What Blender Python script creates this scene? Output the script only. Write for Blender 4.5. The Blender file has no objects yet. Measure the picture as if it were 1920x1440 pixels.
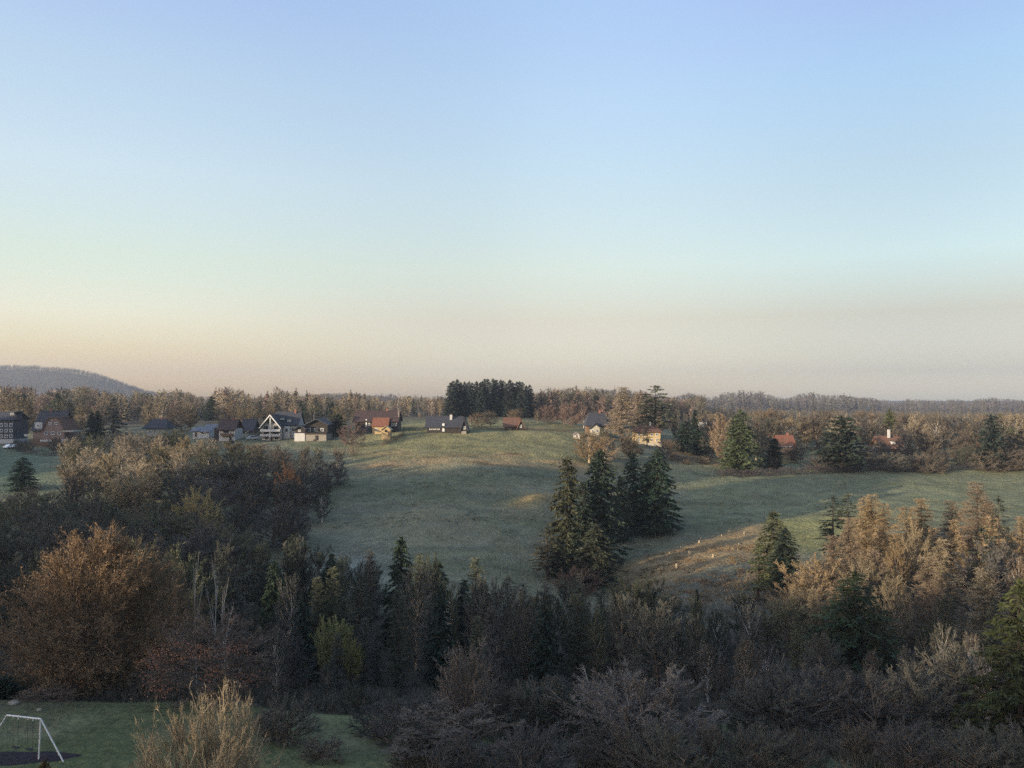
import bpy, math, random
import numpy as np
SC = bpy.context.scene
COL = SC.collection
R = math.radians
RNG = np.random.default_rng(7)
random.seed(7)
CZ = 45.0            # camera height above datum
F = 1500.0           # focal length in photo pixels (1920 wide)
PITCH = math.atan(28 / 1500)
SUN_EL, SUN_AZ = R(8.0), R(235)     # azimuth clockwise from +Y

# ------------------------------------------------------------------ helpers
def ray(u, v):
    dx, dy = (u - 960) / F, (720 - v) / F
    y = math.cos(PITCH) - dy * math.sin(PITCH)
    z = math.sin(PITCH) + dy * math.cos(PITCH)
    return dx / y, z / y

def tag(o, label=None, cat=None, group=None, kind=None):
    if label: o['label'] = label
    if cat: o['category'] = cat
    if group: o['group'] = group
    if kind: o['kind'] = kind
    return o

def empty(name, loc, rz=0):
    o = bpy.data.objects.new(name, None)
    o.empty_display_size = .5
    o.location = loc; o.rotation_euler = (0, 0, rz)
    COL.objects.link(o)
    return o

def mesh_np(name, V, polys, smooth=False):
    """polys: list of (N,k) index arrays"""
    me = bpy.data.meshes.new(name)
    V = np.asarray(V, np.float32)
    me.vertices.add(len(V)); me.vertices.foreach_set('co', V.ravel())
    polys = [np.asarray(p, np.int32) for p in polys if len(p)]
    loops = np.concatenate([p.ravel() for p in polys])
    tot = np.concatenate([np.full(len(p), p.shape[1], np.int32) for p in polys])
    start = np.concatenate([[0], np.cumsum(tot)[:-1]]).astype(np.int32)
    me.loops.add(len(loops)); me.loops.foreach_set('vertex_index', loops)
    me.polygons.add(len(tot))
    me.polygons.foreach_set('loop_start', start)
    me.polygons.foreach_set('loop_total', tot)
    if smooth:
        me.polygons.foreach_set('use_smooth', np.ones(len(tot), bool))
    me.update(calc_edges=True)
    return me

def obj(name, me, mat=None, parent=None):
    o = bpy.data.objects.new(name, me)
    if mat and not me.materials: me.materials.append(mat)
    COL.objects.link(o)
    if parent: o.parent = parent
    return o

class MB:
    """collects boxes, prisms, tubes into one mesh"""
    def __init__(s): s.v = []; s.f = []
    def add(s, vs, fs):
        b = len(s.v); s.v += [tuple(p) for p in vs]; s.f += [tuple(i + b for i in f) for f in fs]
    def box(s, x0, x1, y0, y1, z0, z1):
        s.add([(x0,y0,z0),(x1,y0,z0),(x1,y1,z0),(x0,y1,z0),(x0,y0,z1),(x1,y0,z1),(x1,y1,z1),(x0,y1,z1)],
              [(0,3,2,1),(4,5,6,7),(0,1,5,4),(1,2,6,5),(2,3,7,6),(3,0,4,7)])
    def slab(s, a, b, c, d, t):
        """thick quad a b c d (counter-clockwise seen from outside), thickness t inward"""
        A = [np.array(p, float) for p in (a, b, c, d)]
        n = np.cross(A[1] - A[0], A[3] - A[0]); n /= np.linalg.norm(n)
        B = [p - n * t for p in A]
        s.add(A + B, [(0,1,2,3),(7,6,5,4),(0,4,5,1),(1,5,6,2),(2,6,7,3),(3,7,4,0)])
    def prism(s, poly, ax, a0, a1):
        """poly in the two other axes, extruded along axis ax"""
        def P(p, a):
            return (a, p[0], p[1]) if ax == 0 else ((p[0], a, p[1]) if ax == 1 else (p[0], p[1], a))
        n = len(poly)
        vs = [P(p, a0) for p in poly] + [P(p, a1) for p in poly]
        s.add(vs, [tuple(range(n))[::-1], tuple(range(n, 2*n))] + [(i, (i+1) % n, n + (i+1) % n, n + i) for i in range(n)])
    def tube(s, p0, p1, r0, r1=None, n=8):
        r1 = r0 if r1 is None else r1
        p0, p1 = np.array(p0, float), np.array(p1, float)
        d = p1 - p0; d /= np.linalg.norm(d)
        a = np.cross(d, (0, 0, 1) if abs(d[2]) < .9 else (1, 0, 0)); a /= np.linalg.norm(a); b = np.cross(d, a)
        vs = [p0 + r0*(a*math.cos(t) + b*math.sin(t)) for t in np.linspace(0, 2*math.pi, n, endpoint=False)]
        vs += [p1 + r1*(a*math.cos(t) + b*math.sin(t)) for t in np.linspace(0, 2*math.pi, n, endpoint=False)]
        s.add(vs, [(i, (i+1) % n, n + (i+1) % n, n + i) for i in range(n)] + [tuple(range(n))[::-1], tuple(range(n, 2*n))])
    def build(s, name, mat, parent=None):
        me = bpy.data.meshes.new(name)
        me.from_pydata(s.v, [], s.f); me.update()
        import bmesh
        bm = bmesh.new(); bm.from_mesh(me); bmesh.ops.recalc_face_normals(bm, faces=bm.faces); bm.to_mesh(me); bm.free()
        return obj(name, me, mat, parent)

# ------------------------------------------------------------------ materials
def new_mat(name):
    m = bpy.data.materials.new(name); m.use_nodes = True
    nt = m.node_tree; b = nt.nodes['Principled BSDF']
    b.inputs['Specular IOR Level'].default_value = .2
    return m, nt, b

def mat(name, col, rough=.85, var=.25, scale=1.5, spec=.2, metal=0, bump=0, stretch=(1,1,1)):
    m, nt, b = new_mat(name)
    b.inputs['Roughness'].default_value = rough
    b.inputs['Specular IOR Level'].default_value = spec
    b.inputs['Metallic'].default_value = metal
    tc = nt.nodes.new('ShaderNodeTexCoord'); mp = nt.nodes.new('ShaderNodeMapping')
    mp.inputs['Scale'].default_value = stretch
    nz = nt.nodes.new('ShaderNodeTexNoise'); nz.inputs['Scale'].default_value = scale; nz.inputs['Detail'].default_value = 6
    nt.links.new(tc.outputs['Object'], mp.inputs[0]); nt.links.new(mp.outputs[0], nz.inputs['Vector'])
    cr = nt.nodes.new('ShaderNodeValToRGB')
    lo = [c * (1 - var) for c in col]; hi = [min(1, c * (1 + var)) for c in col]
    cr.color_ramp.elements[0].color = (*lo, 1); cr.color_ramp.elements[0].position = .3
    cr.color_ramp.elements[1].color = (*hi, 1); cr.color_ramp.elements[1].position = .7
    nt.links.new(nz.outputs['Fac'], cr.inputs[0]); nt.links.new(cr.outputs[0], b.inputs['Base Color'])
    if bump:
        bp = nt.nodes.new('ShaderNodeBump'); bp.inputs['Strength'].default_value = bump
        nt.links.new(nz.outputs['Fac'], bp.inputs['Height']); nt.links.new(bp.outputs[0], b.inputs['Normal'])
    return m

def crown_mat(name, rough=.8, var=.35, scale=.6, spec=.15):
    """foliage or twigs; their own colour is the object's colour, varied from clump to clump"""
    m, nt, b = new_mat(name)
    b.inputs['Roughness'].default_value = rough
    b.inputs['Specular IOR Level'].default_value = spec
    oi = nt.nodes.new('ShaderNodeObjectInfo')
    tc = nt.nodes.new('ShaderNodeTexCoord')
    nz = nt.nodes.new('ShaderNodeTexNoise'); nz.inputs['Scale'].default_value = scale; nz.inputs['Detail'].default_value = 4
    nt.links.new(tc.outputs['Object'], nz.inputs['Vector'])
    mr = nt.nodes.new('ShaderNodeMapRange')
    mr.inputs['From Min'].default_value = .3; mr.inputs['From Max'].default_value = .7
    mr.inputs['To Min'].default_value = 1 - var; mr.inputs['To Max'].default_value = 1 + var
    nt.links.new(nz.outputs['Fac'], mr.inputs['Value'])
    mx = nt.nodes.new('ShaderNodeVectorMath'); mx.operation = 'SCALE'
    nt.links.new(oi.outputs['Color'], mx.inputs[0]); nt.links.new(mr.outputs[0], mx.inputs['Scale'])
    nt.links.new(mx.outputs[0], b.inputs['Base Color'])
    return m

def attr_mat(name, rough=.9, var=.2, scale=.3, bump=0, bscale=1.0):
    """colour from the 'cover' attribute (what grows there), broken up with noise"""
    m, nt, b = new_mat(name)
    b.inputs['Roughness'].default_value = rough; b.inputs['Specular IOR Level'].default_value = .1
    at = nt.nodes.new('ShaderNodeAttribute'); at.attribute_name = 'cover'
    tc = nt.nodes.new('ShaderNodeTexCoord')
    out = at.outputs['Color']
    for sc, va, st in ((scale, var, (1, 1, 1)), (scale * 7, var * 1.1, (1, 1, 1)), (scale*.22, var * .7, (.6, 1.6, 1))):
        mp = nt.nodes.new('ShaderNodeMapping'); mp.inputs['Scale'].default_value = st
        nz = nt.nodes.new('ShaderNodeTexNoise'); nz.inputs['Scale'].default_value = sc; nz.inputs['Detail'].default_value = 5
        nz.inputs['Roughness'].default_value = .65
        nt.links.new(tc.outputs['Object'], mp.inputs[0]); nt.links.new(mp.outputs[0], nz.inputs['Vector'])
        mr = nt.nodes.new('ShaderNodeMapRange')
        mr.inputs['From Min'].default_value = .3; mr.inputs['From Max'].default_value = .7
        mr.inputs['To Min'].default_value = 1 - va; mr.inputs['To Max'].default_value = 1 + va
        nt.links.new(nz.outputs['Fac'], mr.inputs['Value'])
        mx = nt.nodes.new('ShaderNodeVectorMath'); mx.operation = 'SCALE'
        nt.links.new(out, mx.inputs[0]); nt.links.new(mr.outputs[0], mx.inputs['Scale'])
        out = mx.outputs[0]
    nt.links.new(out, b.inputs['Base Color'])
    if bump:
        nz = nt.nodes.new('ShaderNodeTexNoise'); nz.inputs['Scale'].default_value = bscale; nz.inputs['Detail'].default_value = 6
        nt.links.new(tc.outputs['Object'], nz.inputs['Vector'])
        bp = nt.nodes.new('ShaderNodeBump'); bp.inputs['Strength'].default_value = bump; bp.inputs['Distance'].default_value = .5
        nt.links.new(nz.outputs['Fac'], bp.inputs['Height']); nt.links.new(bp.outputs[0], b.inputs['Normal'])
    return m

M_TWIG = crown_mat('twigs')
M_NEEDLE = crown_mat('needles', rough=.7, var=.45, scale=.9)
M_BARK = mat('bark', (.11, .085, .065), .95, .35, 3, bump=.4, stretch=(1, 1, .2))
M_BARK_FIR = mat('dark_fir_bark', (.055, .042, .033), .95, .35, 3, bump=.4, stretch=(1, 1, .2))
M_BARK_PALE = mat('pale_bark', (.42, .38, .33), .9, .3, 2.5, bump=.3, stretch=(1, 1, .6))
M_BARK_TAN = mat('tan_bark', (.28, .22, .15), .9, .3, 2.5, bump=.3, stretch=(1, 1, .3))
M_WHITE = mat('white_render', (.42, .415, .40), .9, .07, 1.2)
M_CREAM = mat('cream_render', (.36, .33, .27), .9, .1, 1.2)
M_YELLOW = mat('yellow_render', (.42, .32, .17), .9, .12, 1.2)
M_PINK = mat('pinkish_render', (.20, .145, .125), .9, .18, 1.2)
M_SLATE = mat('slate_roof', (.045, .047, .055), .75, .35, 2.2, bump=.3, stretch=(1, 1, 3))
M_DARKTILE = mat('dark_brown_tile', (.06, .04, .036), .8, .35, 2.2, bump=.3, stretch=(1, 1, 3))
M_REDTILE = mat('orange_red_tile', (.17, .072, .046), .85, .3, 2.5, bump=.3, stretch=(1, 1, 3))
M_BROWNTILE = mat('brown_red_tile', (.13, .072, .05), .85, .3, 2.5, bump=.3, stretch=(1, 1, 3))
M_TIMBER = mat('dark_timber', (.035, .030, .028), .85, .35, 1.5, stretch=(4, 4, .5))
M_SHINGLE = mat('slate_cladding', (.05, .052, .062), .7, .3, 3)
M_BROWNWOOD = mat('brown_boards', (.13, .085, .055), .85, .3, 2, stretch=(4, 4, .5))
M_TAN = mat('pale_pine_boards', (.36, .26, .14), .85, .2, 2, stretch=(4, 4, .5))
M_PAINT = mat('white_paint', (.58, .58, .56), .55, .05, 2, spec=.4)
M_GREYMETAL = mat('bluish_sheet_roof', (.13, .14, .165), .75, .2, 1, spec=.2)
M_GLASS = mat('window_pane', (.03, .035, .045), .12, .2, .8, spec=.6)
M_BRICK = mat('red_brick', (.22, .10, .07), .9, .3, 3)
M_RUBBER = mat('tyre_rubber', (.02, .02, .02), .9, .2, 5)
M_STEEL = mat('galvanised_steel', (.45, .46, .46), .45, .1, 5, metal=.6, spec=.5)
M_CUT = mat('pale_cut_wood', (.36, .29, .19), .9, .25, 6)
M_GRANITE = mat('grey_stone', (.22, .20, .17), .95, .3, 3, bump=.4)
M_PLASTIC = mat('black_plastic', (.02, .02, .022), .6, .2, 4)

# ------------------------------------------------------------------ terrain
YK = np.array([0, 25, 45, 57, 75, 110, 150, 190, 230, 290, 350, 450, 700, 1200, 2500, 6000.])
TAB = {
 -900: [-20,-20,-20,-21,-24,-28,-26,-23,-20,-17,-14,-12,-11,-6,0,10],
   60: [-20,-20,-20,-21.4,-26,-33,-28,-24.5,-21.3,-18,-15.5,-13,-11,-5,0,10],
  400: [-20,-20,-20,-21.4,-28,-36,-32,-26,-20,-14.5,-12.5,-10.5,-10,-8,-4,5],
  620: [-20,-20,-20.3,-22.5,-28,-36,-33,-26.5,-20,-13.5,-11.5,-10,-10,-10,-6,0],
  850: [-20,-20,-20.6,-23,-28,-36,-31.2,-25.6,-18.9,-11.6,-10,-9,-9,-10,-10,-5],
 1040: [-20,-20,-20.8,-23,-28,-36,-33.0,-27.3,-20.3,-11.9,-10.3,-9.5,-9.5,-11,-10,-5],
 1150: [-20,-20,-20.8,-23,-28,-35.5,-34.5,-30,-24,-15.5,-12.3,-10.5,-11,-12,-10,-5],
 1300: [-20,-20,-20.8,-23,-28,-34,-31.3,-28.5,-25,-20.3,-16,-13,-14,-14,-12,-5],
 1550: [-20,-20,-20.8,-23,-27,-32.5,-30.2,-28.3,-25.8,-22.1,-18.6,-15,-17,-18,-16,-8],
 1850: [-20,-20,-20.8,-23,-27,-31.5,-29.5,-28.2,-26.4,-23.0,-19.3,-16,-18,-21,-20,-10],
 2900: [-20,-20,-20.8,-23,-27,-31,-29.5,-28.4,-26.6,-23.5,-19.6,-16,-18,-21,-20,-10],
}
UG = np.arange(-900, 2901, 20.)
YG = np.concatenate([np.arange(0, 60, 1.5), np.arange(60, 360, 3.), np.geomspace(360, 6000, 120)])
_cols = np.array([np.interp(YG, YK, TAB[k]) for k in sorted(TAB)])
_k = np.array(sorted(TAB), float)
ZG = np.array([np.interp(UG, _k, _cols[:, j]) for j in range(len(YG))])      # (Y, u)
def _sm(A, n, ax):
    P = np.pad(A, [(n, n) if a == ax else (0, 0) for a in (0, 1)], mode='edge')
    w = np.hanning(2 * n + 3)[1:-1]; w /= w.sum()
    return np.apply_along_axis(lambda r: np.convolve(r, w, 'valid'), ax, P)
ZG = _sm(_sm(ZG, 5, 1), 4, 0)

def vnoise(x, y, s, seed):
    """smooth value noise, about -1..1"""
    r = np.random.default_rng(seed).uniform(-1, 1, (256, 256))
    x = np.asarray(x, float) / s; y = np.asarray(y, float) / s
    xi = np.floor(x).astype(int); yi = np.floor(y).astype(int)
    fx = x - xi; fy = y - yi; fx = fx*fx*(3-2*fx); fy = fy*fy*(3-2*fy)
    g = lambda a, b: r[a % 256, b % 256]
    return (g(xi, yi)*(1-fx) + g(xi+1, yi)*fx)*(1-fy) + (g(xi, yi+1)*(1-fx) + g(xi+1, yi+1)*fx)*fy
def sstep(a, b, x):
    t = np.clip((np.asarray(x, float) - a) / (b - a), 0, 1); return t*t*(3-2*t)

HILL_U = np.array([-900, -300, 0, 60, 130, 180, 220, 250, 275, 300, 340])
HILL_Z = np.array([150, 115, 88, 87, 80, 64, 40, 22, 8, 0, 0])
def T(x, y):
    """ground height relative to the camera"""
    x = np.asarray(x, float); y = np.asarray(y, float)
    ye = np.clip(y, 18, 5900)
    u = np.clip(960 + F * x / ye, -899, 2899)
    ui = np.clip((u + 900) / 20, 0, len(UG) - 1.001); i = ui.astype(int); fu = ui - i
    yi = np.interp(ye, YG, np.arange(len(YG))); yi = np.clip(yi, 0, len(YG) - 1.001); j = yi.astype(int); fy = yi - j
    z = (ZG[j, i]*(1-fu) + ZG[j, i+1]*fu)*(1-fy) + (ZG[j+1, i]*(1-fu) + ZG[j+1, i+1]*fu)*fy
    # wooded hill far off, small hill behind the houses
    uu = np.clip(u, -900, 340)
    z = z + (np.interp(uu, HILL_U, HILL_Z) + 6) * np.exp(-((y - 2600) / 420.)**2) * (u < 345)
    z = z + 7 * np.exp(-((u - 640) / 52.)**4 - ((y - 1500) / 160.)**2)
    # hump beside the spruces
    z = z + 1.6 * np.exp(-((u - 1010) / 34.)**2 - ((y - 197) / 9.)**2)
    # unseen ridge off to the side, its crest shaped to cast the valley's shade
    yr = y - (np.clip(x, -700, -215) + 430) * .70      # crest notches follow the sun's rays to let chosen patches be lit
    prof = np.interp(yr, [-700, -280, -269, -266, -257, -254, -243, -236, -205, -193, -187, -149, -142, -130, -113, -109, -103, -99, -90, -66, -58, -50, -40, 18, 27, 38, 88, 100, 125, 140, 165, 200, 370],
                        [64, 64, 63, 57.5, 57.5, 62, 60, 54, 50, 50, 43, 43, 66, 74, 70, 48, 48, 66, 61, 54, 46, 38, 16, 15, 32, 50, 50, 42, 40, 32, 22, 16, 14])
    prof = prof + 1.1*vnoise(yr, y*0, 38, 3) + .7*vnoise(yr, y*0+9, 9, 4)
    m = sstep(-215, -430, x) * (1 - sstep(225, 370, y))
    m = m * (1 - sstep(440, 540, -x) * .6)
    z = z*(1-m) + prof*m
    near = 1 - sstep(50, 75, y)
    rough = 1 - near*.8
    z = z + rough*(.55*vnoise(x, y, 17, 1) + .25*vnoise(x, y, 6, 2) + .12*vnoise(x, y, 2.6, 5))*(1 - sstep(600, 900, y)*.2)
    return z

def Yfor(u, v, lo=30, hi=700):
    """first depth at which the ground is seen at (u, v)"""
    dx, dz = ray(u, v)
    ys = np.arange(lo, hi, .5)
    d = T(dx*ys, ys) - dz*ys
    k = np.where(d >= 0)[0]
    return float(ys[k[0]]) if len(k) else hi

# ------------------------------------------------------------------ ground sheet
def grid_axis(segs):
    out = [segs[0][0]]
    for a, b, st in segs:
        n = max(1, int(round((b - a) / st))); out += list(np.linspace(a, b, n + 1)[1:])
    return np.array(out)
def build_ground():
    xs = grid_axis([(-4400,-1800,100),(-1800,-700,22),(-700,-500,10),(-500,-260,4.5),(-260,-120,2),(-120,130,1),(130,260,2),(260,700,9),(700,1800,30),(1800,4400,120)])
    ys = grid_axis([(-700,-500,50),(-500,-300,8),(-300,20,2.5),(20,130,1),(130,310,.9),(310,500,3),(500,900,9),(900,1800,25),(1800,3300,40),(3300,5000,100)])
    X, Y = np.meshgrid(xs, ys); Z = T(X, Y)
    V = np.stack([X, Y, Z + CZ], -1).reshape(-1, 3)
    nx, ny = len(xs), len(ys)
    a = (np.arange(ny-1)[:, None]*nx + np.arange(nx-1)[None]).ravel()
    me = mesh_np('ground', V, [np.stack([a, a+1, a+nx+1, a+nx], 1)], smooth=True)
    x, y, z = V[:, 0], V[:, 1], V[:, 2] - CZ
    u = 960 + F*x/np.maximum(y, 18)
    n1, n2, n3 = vnoise(x, y*2.2, 22, 11), vnoise(x, y, 5, 12), vnoise(x, y*3, 9, 13)
    def mix(c, d, t): return c*(1-t)[:, None] + np.array(d)[None]*t[:, None]
    c = np.tile(np.array([.075, .062, .045]), (len(x), 1))                    # leaf litter under the woods
    far = sstep(420, 560, y); c = mix(c, (.10, .085, .065), far)
    # pastures
    meadow = sstep(120, 145, y)*(1-sstep(330, 420, y))*sstep(-330, -240, x)*(1-sstep(400, 520, x))
    c = mix(c, (.172, .163, .098), meadow)
    c = mix(c, (.105, .115, .062), meadow*np.clip(n1*.9, 0, 1))
    c = mix(c, (.165, .145, .10), meadow*np.clip(n2*1.1 - .25, 0, 1)*.8)
    c = mix(c, (.15, .15, .105), meadow*np.clip(-n3*.8 - .1, 0, 1))
    mist_tint = np.exp(-((u - 640)/90.)**2 - ((y - 150)/14.)**2)*meadow; c = mix(c, (.20, .215, .19), mist_tint*.7)  # pale tint standing in for ground mist, painted into the grass
    gb = np.exp(-((y - 214 - .06*(u-850))/9.)**2)*sstep(640, 720, u)*(1-sstep(1020, 1080, u)); c = mix(c, (.085, .11, .06), gb*.55)
    # far field beside the houses on the near side of the grove: greener
    lf = sstep(150, 60, u)*sstep(185, 215, y)*(1-sstep(285, 300, y)); c = mix(c, (.085, .125, .075), lf*.7)
    # upper pasture: yellower grass with tan bands of dry grass
    up = sstep(228, 250, y + 4*n1)*sstep(640, 690, u)*(1-sstep(1060, 1110, u))*meadow
    c = mix(c, (.20, .180, .082), up*.9)
    band = np.maximum(np.exp(-((y - 236 - 4*n1 - .02*(u-850)) / 4.5)**2), np.exp(-((y - 248 - 5*n3 + .03*(u-850)) / 5.)**2)*.85)*sstep(640, 700, u)*(1-sstep(1090, 1130, u))
    c = mix(c, (.29, .20, .10), band*np.clip(.7 + .5*n2 + .4*n3, 0, 1))
    # dark rabbit-gnawed scrapes in the tan bands
    c = mix(c, (.07, .055, .035), band*np.clip((n3 - .45)*3, 0, 1)*.8)
    # hump of dry grass beside the spruces
    c = mix(c, (.34, .23, .09), np.exp(-((u-1000)/42.)**2 - ((y-198-.10*(u-1000) + 2*n2)/5.)**2)*.9)
    rf = sstep(1230, 1330, u)*sstep(168, 196, y)*meadow; c = mix(c, (.165, .172, .090), rf*.6)
    # cleared brown slope
    e = sstep(1130, 1170, u)*(1-sstep(1400, 1480, u + 10*n2))
    top = 158 + (u - 1150)*.092; bot = 131 + (u-1150)*.10
    cs = e*sstep(bot-4, bot+3, y + 2*n2)*(1-sstep(top-3, top+3, y + 2*n2)); c = mix(c, (.27, .19, .095), cs*.95)
    c = mix(c, (.12, .09, .055), cs*np.clip(n2*1.2 - .1, 0, 1)*.7)
    # greyish lower slope
    ls = sstep(1120, 1160, u)*(1-sstep(1480, 1560, u))*(1-sstep(bot-4, bot+3, y + 2*n2))*sstep(112, 122, y); c = mix(c, (.11, .105, .075), ls*.85)
    # yellow-green corner of the right pasture
    yg = sstep(1420, 1470, u)*(1-sstep(1570, 1640, u))*sstep(150, 165, y)*(1-sstep(186, 196, y)); c = mix(c, (.20, .19, .075), yg*.85)
    # garden plots and tan verge left of the right-hand wood
    tv = sstep(1240, 1270, u)*(1-sstep(1350, 1400, u))*sstep(262, 270, y)*(1-sstep(285, 300, y)); c = mix(c, (.24, .16, .075), tv*.8)
    # the lawn in the near corner
    lawn = (1-sstep(57, 63, y + 2*n2))*sstep(10, 20, y); c = mix(c, (.125, .135, .062), lawn)
    c = mix(c, (.16, .145, .085), lawn*np.clip(n2*.9 + n1*.6, 0, 1)*.8)
    c = mix(c, (.07, .085, .035), lawn*np.clip(-n2*.9 - .1, 0, 1)*.7)
    verge = lawn*sstep(50, 56, y + n2)*sstep(330, 100, u); c = mix(c, (.10, .09, .055), verge*.6)
    c = np.clip(c, .01, 1)
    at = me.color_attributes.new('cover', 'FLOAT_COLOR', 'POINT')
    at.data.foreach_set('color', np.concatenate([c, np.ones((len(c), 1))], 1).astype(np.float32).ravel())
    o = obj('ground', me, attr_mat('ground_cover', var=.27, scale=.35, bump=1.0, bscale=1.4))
    tag(o, kind='structure')
build_ground()

def ground_z(x, y): return float(T(x, y)) + CZ

# ------------------------------------------------------------------ tree shapes
def unit(v): return v / np.maximum(np.linalg.norm(v, axis=-1, keepdims=True), 1e-9)
def bez(S, C, E, t):
    t = t[..., None]; return S*(1-t)**2 + C*2*t*(1-t) + E*t*t

def polytubes(S, C, E, r0, r1, seg, sides):
    """tapered tubes along quadratic curves -> verts, quads"""
    N = len(S)
    ts = np.linspace(0, 1, seg + 1)
    P = np.stack([bez(S, C, E, np.full(N, t)) for t in ts], 1)          # N,seg+1,3
    d = unit(E - S); ref = np.where(np.abs(d[:, 2:3]) < .9, np.array([[0, 0, 1.]]), np.array([[1., 0, 0]]))
    a = unit(np.cross(d, ref)); b = np.cross(d, a)
    rad = r0[:, None]*(1-ts) + r1[:, None]*ts
    an = np.arange(sides)*2*np.pi/sides
    off = a[:, None, None]*np.cos(an)[None, None, :, None] + b[:, None, None]*np.sin(an)[None, None, :, None]
    V = P[:, :, None] + off*rad[:, :, None, None]
    idx = np.arange(N*(seg+1)*sides).reshape(N, seg+1, sides)
    q = np.stack([idx[:, :-1], np.roll(idx, -1, 2)[:, :-1], np.roll(idx, -1, 2)[:, 1:], idx[:, 1:]], -1)
    return V.reshape(-1, 3), q.reshape(-1, 4)

def tris(rng, S, E, w):
    """slender tapering twigs"""
    N = len(S); d = unit(E - S); r = unit(np.cross(d, rng.normal(size=(N, 3))))
    V = np.stack([S - r*w[:, None]/2, S + r*w[:, None]/2, E], 1).reshape(-1, 3)
    return V, np.arange(N*3).reshape(N, 3)

def rhombs(rng, S, E, w):
    """needle sprays: slender leaf-shaped faces"""
    N = len(S); d = unit(E - S); r = unit(np.cross(d, rng.normal(size=(N, 3))))
    m = S*.6 + E*.4
    V = np.stack([S, m - r*w[:, None]/2, E, m + r*w[:, None]/2], 1).reshape(-1, 3)
    return V, np.arange(N*4).reshape(N, 4)

def kids(rng, S, C, E, n, t0, t1, spread, up, lf, out=0., center=None):
    """n side shoots on each curve; returns start, control, end, parent length"""
    N = len(S); t = rng.uniform(t0, t1, (N, n))
    P = bez(S[:, None], C[:, None], E[:, None], t)
    d = unit(E - S)[:, None]
    L = np.linalg.norm(E - S, axis=1)[:, None]*lf*rng.uniform(.55, 1.15, (N, n))*(1.15 - .55*t)
    dr = d + spread*unit(rng.normal(size=(N, n, 3))) + np.array([0, 0, up])
    if center is not None: dr = dr + out*unit(P - center)
    dr = unit(dr)
    Q = P + dr*L[..., None]
    K = (P + Q)/2 + unit(rng.normal(size=(N, n, 3)))*L[..., None]*.12
    return P.reshape(-1, 3), K.reshape(-1, 3), Q.reshape(-1, 3)

def join(parts):
    V, T3, T4, b = [], [], [], 0
    for v, f in parts:
        V.append(v); (T3 if f.shape[1] == 3 else T4).append(f + b); b += len(v)
    return np.concatenate(V), [np.concatenate(x) for x in (T3, T4) if x]

class Proto:
    def __init__(s, tr, cr, bark, leaf, h, w):
        s.tr, s.cr, s.bark, s.leaf, s.h, s.w = tr, cr, bark, leaf, h, w

def measure(parts):
    V = np.concatenate([p[0] for p in parts])
    return float(np.percentile(V[:, 2], 99.9)), float(np.percentile(np.abs(V[:, 0]), 98)*2)

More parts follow.
